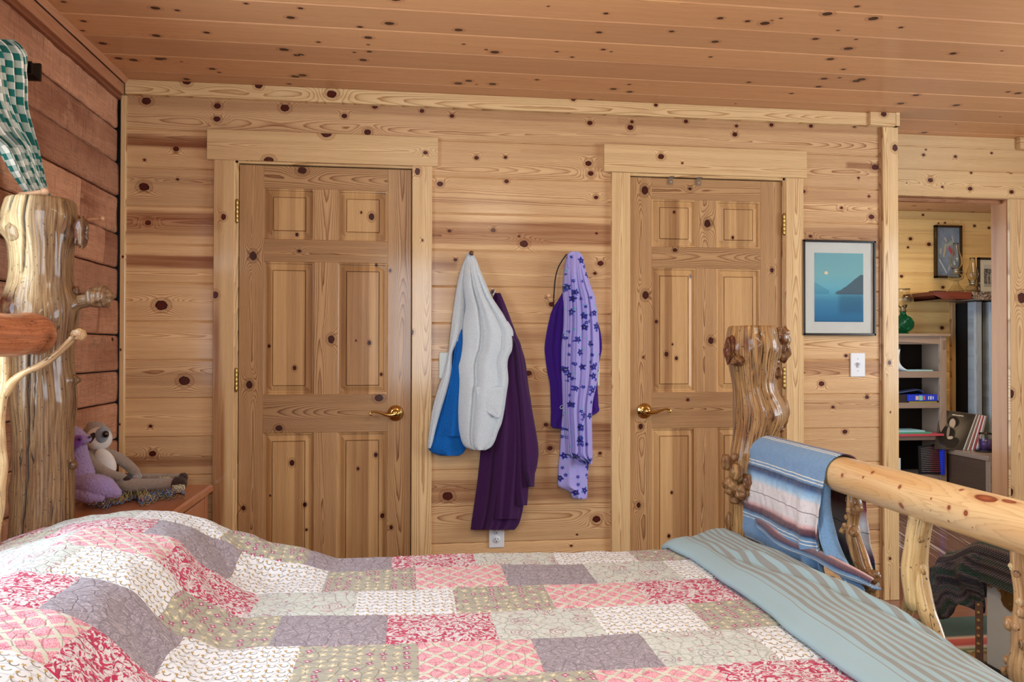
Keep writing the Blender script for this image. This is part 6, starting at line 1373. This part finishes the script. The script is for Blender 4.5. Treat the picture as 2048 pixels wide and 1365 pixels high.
g.grid(np.array([[A_[0], A_[3]], [A_[1], A_[2]]]), uv=[(0, 0), (0, 1), (1, 0), (1, 1)]); D_ = np.array([.004, .012, 0]); g.grid(np.array([A_, A_+D_]), closev=True); g.grid(np.array([[A_[0]+D_, A_[3]+D_], [A_[1]+D_, A_[2]+D_]]), flip=True)
o_ = g.build('record_box', M['backtxt'], None, smooth=False, origin=(A_[0]+A_[1])/2); tag(o_, 'black panel with rows of tiny red and white print on the lowest visible shelf', 'record box')
slab('blue_spine_book', 1884.5, 1889.5, S4, P_(1887, 889, YB-.02)[2]-S4, YB-.028, YB+.012, M['bluebk'], 'thin upright bright blue book at the right end of the lowest shelf', 'book')
slab('white_card', 1780, 1801, S4, P_(1800, 918, YB)[2]-S4, YB+.03, YB+.035, M['paper'], 'plain white card standing at the left of the lowest visible shelf', 'card')

# oil lamps ---------------------------------------------------------------------
def glasslathe(prof, C, mat, name, parent, n=40, solid=.0015):
    g = G(); g.lathe(prof, n, C); o = g.build(name, mat, parent)
    if solid: m_ = o.modifiers.new('s', 'SOLIDIFY'); m_.thickness = solid
    return o
gl = place('oil_lamp', 1807, 667, YB+.12, 'green swirled glass oil lamp with a clear shade on top of the bookcase', 'oil lamp', 'oil lamps in the far room')
C0 = P_(1806, 667, YB+.12); C0[2] = zt+.001; s_l = 1/235.
prof = [(.001, 0), (.040, 0), (.042, .006), (.034, .012), (.045, .02), (.066, .04), (.078, .07), (.074, .10), (.056, .13), (.030, .150), (.022, .165), (.022, .18), (.001, .181)]
g = G(); n = 72; pf = spline(prof, 5)[0]; th = np.arange(n)*2*PI/n; P = np.zeros((len(pf), n, 3))
for i, (r_, z) in enumerate(pf): rr = max(r_, .001)*(1+.07*np.sin(12*(th+z*14))*(r_ > .04)); P[i] = np.stack([rr*np.cos(th), rr*np.sin(th), np.full(n, z)], -1)
g.grid(P+C0, closev=True, flip=True); g.build('font', M['gglass'], gl)
g = G(); g.lathe([(.001, .178), (.024, .178), (.026, .19), (.018, .2), (.024, .21), (.022, .225), (.010, .235), (.001, .236)], 28, C0); g.build('burner', plain('dull_brass', '#7A6A50', .4, .9), gl)
glasslathe([(.030, .215), (.034, .24), (.078, .258), (.080, .285), (.066, .315), (.050, .33), (.052, .355), (.056, .362)], C0, M['lglass'], 'shade', gl)
def clear_lamp(px, py_b, Y, H, base_prof, label, chim):
    r_ = place('oil_lamp', px, py_b, Y, label, 'oil lamp', 'oil lamps in the far room'); C = P_(px, py_b, Y)
    glasslathe(base_prof, C, M['lglass'], 'font', r_, 48, .002)
    zb = base_prof[-1][1]; g = G(); g.lathe([(.001, zb-.002), (.022, zb-.002), (.024, zb+.006), (.017, zb+.012), (.026, zb+.018), (.028, zb+.026), (.012, zb+.032), (.001, zb+.033)], 28, C); g.tube([C+[.02, 0, zb+.012], C+[.05, -.01, zb+.010]], .0022, 8); g.ball(C+[.053, -.011, zb+.010], (.004, .009, .009), 12, 8); g.build('burner', plain('nickel_burner', '#8A8678', .35, .9), r_)
    glasslathe([(r*1.0, zb+.024+z) for r, z in chim], C, M['lglass'], 'chimney', r_, 40, .0015); return r_
xc0 = 5.485; zc_ = WX(1895, 897, xc0)[2]; yn = WX(1981, 912, xc0)[1]
# mantel and chimney piece -------------------------------------------------------
YM = 2.02
zm0, zm1 = P_(1930, 599, YM)[2], P_(1930, 584, YM)[2]
t = NT('live_edge_slab', .5, .4); nn = t.noise(t.obj(), 60., 5., .8); t.base(t.mix(t.sm(nn, .4, .6), lin('#2A1A12'), lin('#A89484'))); t.bump(nn, 1., .01); M['bark'] = t.m
M['redslab'] = wood('red_mantel_slab', '#7A3A26', '#52200F', '#4A1C10', '#200a05', .6, .35, .4)
mt = empty('mantel_shelf', (5.7, YM+.15, zm0), 'thick live-edge wooden mantel slab carrying two clear oil lamps and a framed photo', 'mantel')
xa, xb, xc = P_(1868, 590, YM)[0], P_(1943, 590, YM)[0], P_(1992, 590, YM)[0]+.5
w = WB(); w.board((xa, YM, zm0), X1, Z1, NY, xb-xa, zm1-zm0, T=2.40-YM, seed=911, bev=.002, res=.02, dk=0, toneb=.4)
for a in w.g.V: m = a[:, 2] < zm0+.012; a[m & (a[:, 0] < xa+.02), 0] += .07; m2 = (a[:, 2] > zm1-.012) & (a[:, 0] > xb-.01); a[m2, 0] += .03
w.build('cut_face', M['redslab'], mt)
g = G(); xx = np.linspace(xb+.002, xc, 120); zz_ = np.linspace(zm0, zm1, 14); XX, ZZ = np.meshgrid(xx, zz_, indexing='ij'); YY = YM-.01+.012*vn(XX*60, ZZ*80, 4)+.01*vn(XX*20, ZZ*30, 6); g.grid(np.stack([XX, YY, ZZ], -1)); g.box((xb+.002, YM+.01, zm0+.002), (xc, 2.40, zm1-.001)); g.build('bark_edge', M['bark'], mt)
C = clear_lamp(1912, 583.5, YM+.12, .41, [(.001, 0), (.058, 0), (.062, .006), (.050, .016), (.036, .034), (.024, .055), (.018, .075), (.020, .085), (.040, .092), (.056, .105), (.058, .120), (.044, .135), (.026, .142), (.020, .150)], 'taller clear glass pedestal oil lamp on the mantel in front of the gilt picture', [(.022, 0), (.040, .03), (.050, .06), (.044, .095), (.028, .14), (.020, .19), (.019, .215)])
C2 = clear_lamp(1945, 582.5, YM+.10, .28, [(.001, 0), (.044, 0), (.050, .008), (.052, .022), (.040, .036), (.022, .046), (.018, .052)], 'shorter clear glass oil lamp on the mantel beside the framed photo', [(.022, 0), (.034, .025), (.044, .055), (.036, .09), (.024, .13), (.019, .17), (.020, .19)])
slab('remote_control', 1870, 1894, zm1, .008, YM+.02, YM+.09, M['black'], 'small black flat box at the left end of the mantel', 'box', rot=4)
# gilt-framed painting: plain stand-in in blue-grey with pale slanting strokes
t = NT('bluegrey_painting', .45, .4); s_ = t.sep(t.uv()); nz = t.noise(t.uv(), 5., 4., .6, .5); c = t.mix(nz, lin('#5C7088'), lin('#A4B4C4'))
def stroke(x0, y0, x1, y1, wd, col):
    global c
    L = math.hypot(x1-x0, y1-y0); ux, uy = (x1-x0)/L, (y1-y0)/L; px = t.m_('SUBTRACT', s_[0], x0); py = t.m_('SUBTRACT', s_[1], y0)
    al = t.m_('ADD', t.m_('MULTIPLY', px, ux), t.m_('MULTIPLY', py, uy)); ac = t.m_('ABSOLUTE', t.m_('SUBTRACT', t.m_('MULTIPLY', py, ux), t.m_('MULTIPLY', px, uy)))
    m = t.m_('MULTIPLY', t.m_('SUBTRACT', 1., t.sm(ac, wd*.5, wd)), t.m_('MULTIPLY', t.sm(al, 0., .02), t.m_('SUBTRACT', 1., t.sm(al, L-.02, L)))); c = t.mix(m, c, lin(col))
stroke(.35, .80, .44, .70, .03, '#D8C8B0'); stroke(.40, .68, .30, .38, .045, '#C8B890'); stroke(.42, .62, .78, .72, .06, '#A8B0A0'); stroke(.66, .84, .74, .72, .025, '#D8C8B0'); stroke(.52, .60, .75, .42, .07, '#B04A54'); stroke(.15, .45, .20, .58, .04, '#C8C0B0'); stroke(.5, .1, .6, .25, .05, '#B8C0C8'); stroke(.1, .35, .45, .05, .03, '#D0D8E0')
t.base(c); M['paint'] = t.m
M['gilt'] = plain('gilt_black_frame', '#3E2E14', .4, .5, var=.9, scale=90, coat=.2)
a = P_(1867.5, 556.5, YF-.005); b = P_(1920.5, 452.5, YF-.005); framed('gilt_picture', ((a[0], a[2]), (b[0], b[2])), YF-.002, .018, .03, M['gilt'], 'tall narrow gilt and black framed painting in blue-grey on the far wall', None, M['paint'])
# framed photo leaning on the mantel
t = NT('grey_house_photo', .5, .3); s_ = t.sep(t.uv()); nz = t.noise(t.uv(), 9., 4., .7); c = t.mix(t.sm(nz, .35, .65), lin('#1E1E20'), lin('#9A9A98')); c = t.mix(rect(t, s_[0], s_[1], 0., 1., .82, 1.), c, lin('#C8C8C8')); c = t.mix(rect(t, s_[0], s_[1], .0, 1., .0, .14), c, lin('#B0B0AE'))
for k in range(4): c = t.mix(rect(t, s_[0], s_[1], .22+.17*k, .25+.17*k, .18, .6), c, lin('#D8D8D4'))
t.base(c); M['bwp'] = t.m
a = P_(1957, 581.5, YM+.2); b = P_(2015, 516, YM+.2)
fr_o = framed('framed_photo', ((a[0], zm1), (b[0], b[2])), YM+.22, .020, .018, M['black'], 'black-framed black and white photo leaning at the right of the mantel', (.058, .060, .058), M['bwp'])
# fireplace posts and dark opening
w = WB(); x0, x1 = P_(1949, 700, YM+.08)[0], P_(1966, 700, YM+.08)[0]
M['greyw'] = wood('weathered_grey_post', '#9AA4AC', '#6E7880', '#5E666C', '#30363a', .5, .6, .1, streak=.6, fib=1.2, var=.05)
for (pa, pb, sd_k) in ((1950, 1966, 921), (1980, 2004, 922)):
    x0, x1 = P_(pa, 700, YM+.1)[0], P_(pb, 700, YM+.1)[0]; w = WB(); w.board((x0, YM+.1, zc_+.001), Z1, X1, NY, zm0-.012-zc_, x1-x0, T=.08, seed=sd_k, bev=.012, res=.04, dk=1); o_ = w.build('fireplace_post', M['greyw'], None); tag(o_, 'weathered grey timber post under the mantel, ' + ('the left one of the pair' if pa < 1960 else 'the right one, by the door jamb'), 'post', 'timber posts under the mantel'); 
g = G(); x0, x1 = P_(1945, 700, YM+.2)[0], P_(2010, 700, YM+.2)[0]; g.box((x0, YM+.24, zc_+.001), (x1+.3, 2.415, zm0-.01)); o_ = g.build('firebox_panel', plain('firebox_black', '#0A0706', .9), None, smooth=False, origin=(x0, YM+.3, 0)); tag(o_, 'black fireplace panel behind the grey timber posts', 'fireplace')  # solid black block filling the opening behind the posts
# thermostat
ct = WY(1925, 643, YF+.095); th_ = empty('thermostat', ct, 'small beige square thermostat on the brown planks beside the fireplace', 'thermostat')
g = G(); g.box((ct[0]-.048, ct[1]-.028, ct[2]-.036), (ct[0]+.048, ct[1]+.004, ct[2]+.036)); g.build('case', plain('beige_plastic', '#D0C0A4', .5), th_, smooth=False, bevel=.003)
g = G(); g.box((ct[0]-.026, ct[1]-.030, ct[2]-.015), (ct[0]+.004, ct[1]-.027, ct[2]+.016)); g.build('screen', M['slot'], th_, smooth=False)
for dz in (-.008, .008): g = G(); g.ball((ct[0]+.016, ct[1]-.029, ct[2]+dz), (.004, .002, .004), 10, 6); g.build('button', plain('red_button', '#A87060', .5), th_)
# stone-topped bench/cabinet beside the fireplace
cb = empty('low_cabinet', (xc0+.4, 2.0, 0), 'low dark wooden cabinet carrying records and a candle beside the fireplace', 'cabinet')
w = WB(); w.board((xc0, yn+.02, 0), Y1, Z1, NX, 2.40-yn-.02, zc_-.04, T=.7, seed=931, bev=.001, res=.04, dk=0); w.build('cabinet_body', M['darkoak'], cb)
w = WB(); w.board((xc0-.015, yn, zc_-.04), Y1, Z1, NX, 2.40-yn, .04, T=.8, seed=932, bev=.004, res=.03, dk=0); w.build('cabinet_top', M['oak'], cb)
w = WB(); w.board((xc0-.006, yn, 0), Z1, Y1, NX, zc_-.04, .045, T=.06, seed=933, bev=.004, res=.03, dk=0); w.build('corner_post', M['oak'], cb)
# record sleeves leaning in a row
t = NT('record_cover', .35, .4); s_ = t.sep(t.uv()); u_, v_ = s_[0], s_[1]
c = t.mix(t.sm(t.vm('DISTANCE', t.comb(u_, v_, 0.), (.45, .5, 0), out=1), .1, .6), lin('#6A5C4C'), lin('#2A221C'))
def blob(x, y, rx, ry, col, e=.12):
    global c
    d = t.m_('SQRT', t.m_('ADD', t.m_('POWER', t.m_('DIVIDE', t.m_('SUBTRACT', u_, x), rx), 2.), t.m_('POWER', t.m_('DIVIDE', t.m_('SUBTRACT', v_, y), ry), 2.))); c = t.mix(t.m_('SUBTRACT', 1., t.sm(d, 1-e, 1+e)), c, lin(col))
blob(.42, .74, .17, .14, '#0E0A08'); blob(.40, .70, .085, .12, '#B09A84'); blob(.30, .36, .26, .26, '#0C0A09'); blob(.55, .22, .24, .13, '#0C0A09'); blob(.32, .47, .04, .14, '#8A7A6C'); blob(.42, .33, .10, .045, '#B09A84'); blob(.55, .14, .22, .10, '#14100E')
c = t.mix(t.m_('MULTIPLY', rect(t, u_, v_, .36, .68, .905, .93), t.sm(t.noise(t.uv(), 60., 1.), .35, .5)), c, lin('#D8C8A8')); t.base(c); M['lp'] = t.m
base_q = [WY(1868, 896, 2.11), WY(1924, 902.5, 2.02), WY(1951, 829.5, 2.06), WY(1880, 820, 2.16)]
zs_ = zc_
shift = WY(1929, 903, 2.02)-WY(1924, 902.5, 2.02)
sc_cols = [('#1E1A18', 'dark brown'), ('#B8B0A8', 'pale grey'), ('#6A5A4E', 'dull brown'), ('#C8C4C0', 'off-white'), ('#9A4A44', 'faded red'), ('#D0D4DC', 'white'), ('#A03038', 'bright red'), ('#C8CCD4', 'light grey'), ('#8A7A6A', 'tan')]
for k, (hx, nm) in enumerate(sc_cols):
    A_ = np.array(base_q) + shift*k*.85; A_[:2, 2] = zs_+.001; A_[2:] += np.array([-.006*k, 0, 0.001*((k*7) % 3)])
    D_ = shift*.42; D_ = np.array([D_[0], .004, 0]); uvq = [(0, 0), (0, 1), (1, 0), (1, 1)]
    g = G(); mats = [M['lp'] if k == 0 else plain('sleeve_face', hx, .5), plain('sleeve_edge', hx, .5)]
    g.grid(np.array([[A_[0], A_[3]], [A_[1], A_[2]]]), uv=uvq, mi=0); g.grid(np.array([A_, A_+D_]), closev=True, mi=1); g.grid(np.array([[A_[0]+D_, A_[3]+D_], [A_[1]+D_, A_[2]+D_]]), flip=True, mi=1)
    o_ = g.build('record_sleeve', mats, None, smooth=False, origin=(A_[0]+A_[1])/2)
    place_ = ['frontmost', 'second', 'third', 'fourth', 'fifth', 'sixth', 'seventh', 'eighth', 'rearmost'][k]
    tag(o_, 'dark record sleeve showing a seated guitarist, frontmost of the leaning row' if k == 0 else '%s-edged record sleeve, %s in the row leaning on the low cabinet' % (nm, place_), 'record sleeve', 'record sleeves leaning on the low cabinet')
# jar candle on a dark dish
cc_ = WY(1971, 903, 1.93); cc_[2] = zc_; dsh = G(); dsh.lathe([(.001, 0), (.07, 0), (.078, .010), (.074, .014), (.06, .008), (.001, .007)], 36, cc_); o_ = dsh.build('candle_dish', M['black'], None, origin=cc_); tag(o_, 'shallow black dish under the purple jar candle', 'dish')
cj = empty('jar_candle', cc_+[0, 0, .009], 'purple candle in a clear glass jar on the low cabinet by the records', 'candle')
glasslathe([(.001, 0), (.046, 0), (.050, .008), (.050, .100), (.044, .118), (.046, .135)], cc_+[0, 0, .009], M['lglass'], 'jar', cj, 36, .002)
g = G(); g.lathe([(.001, .004), (.044, .004), (.044, .088), (.001, .088)], 32, cc_+[0, 0, .009]); g.build('wax', plain('purple_wax', '#4A2A78', .4, coat=.3), cj)
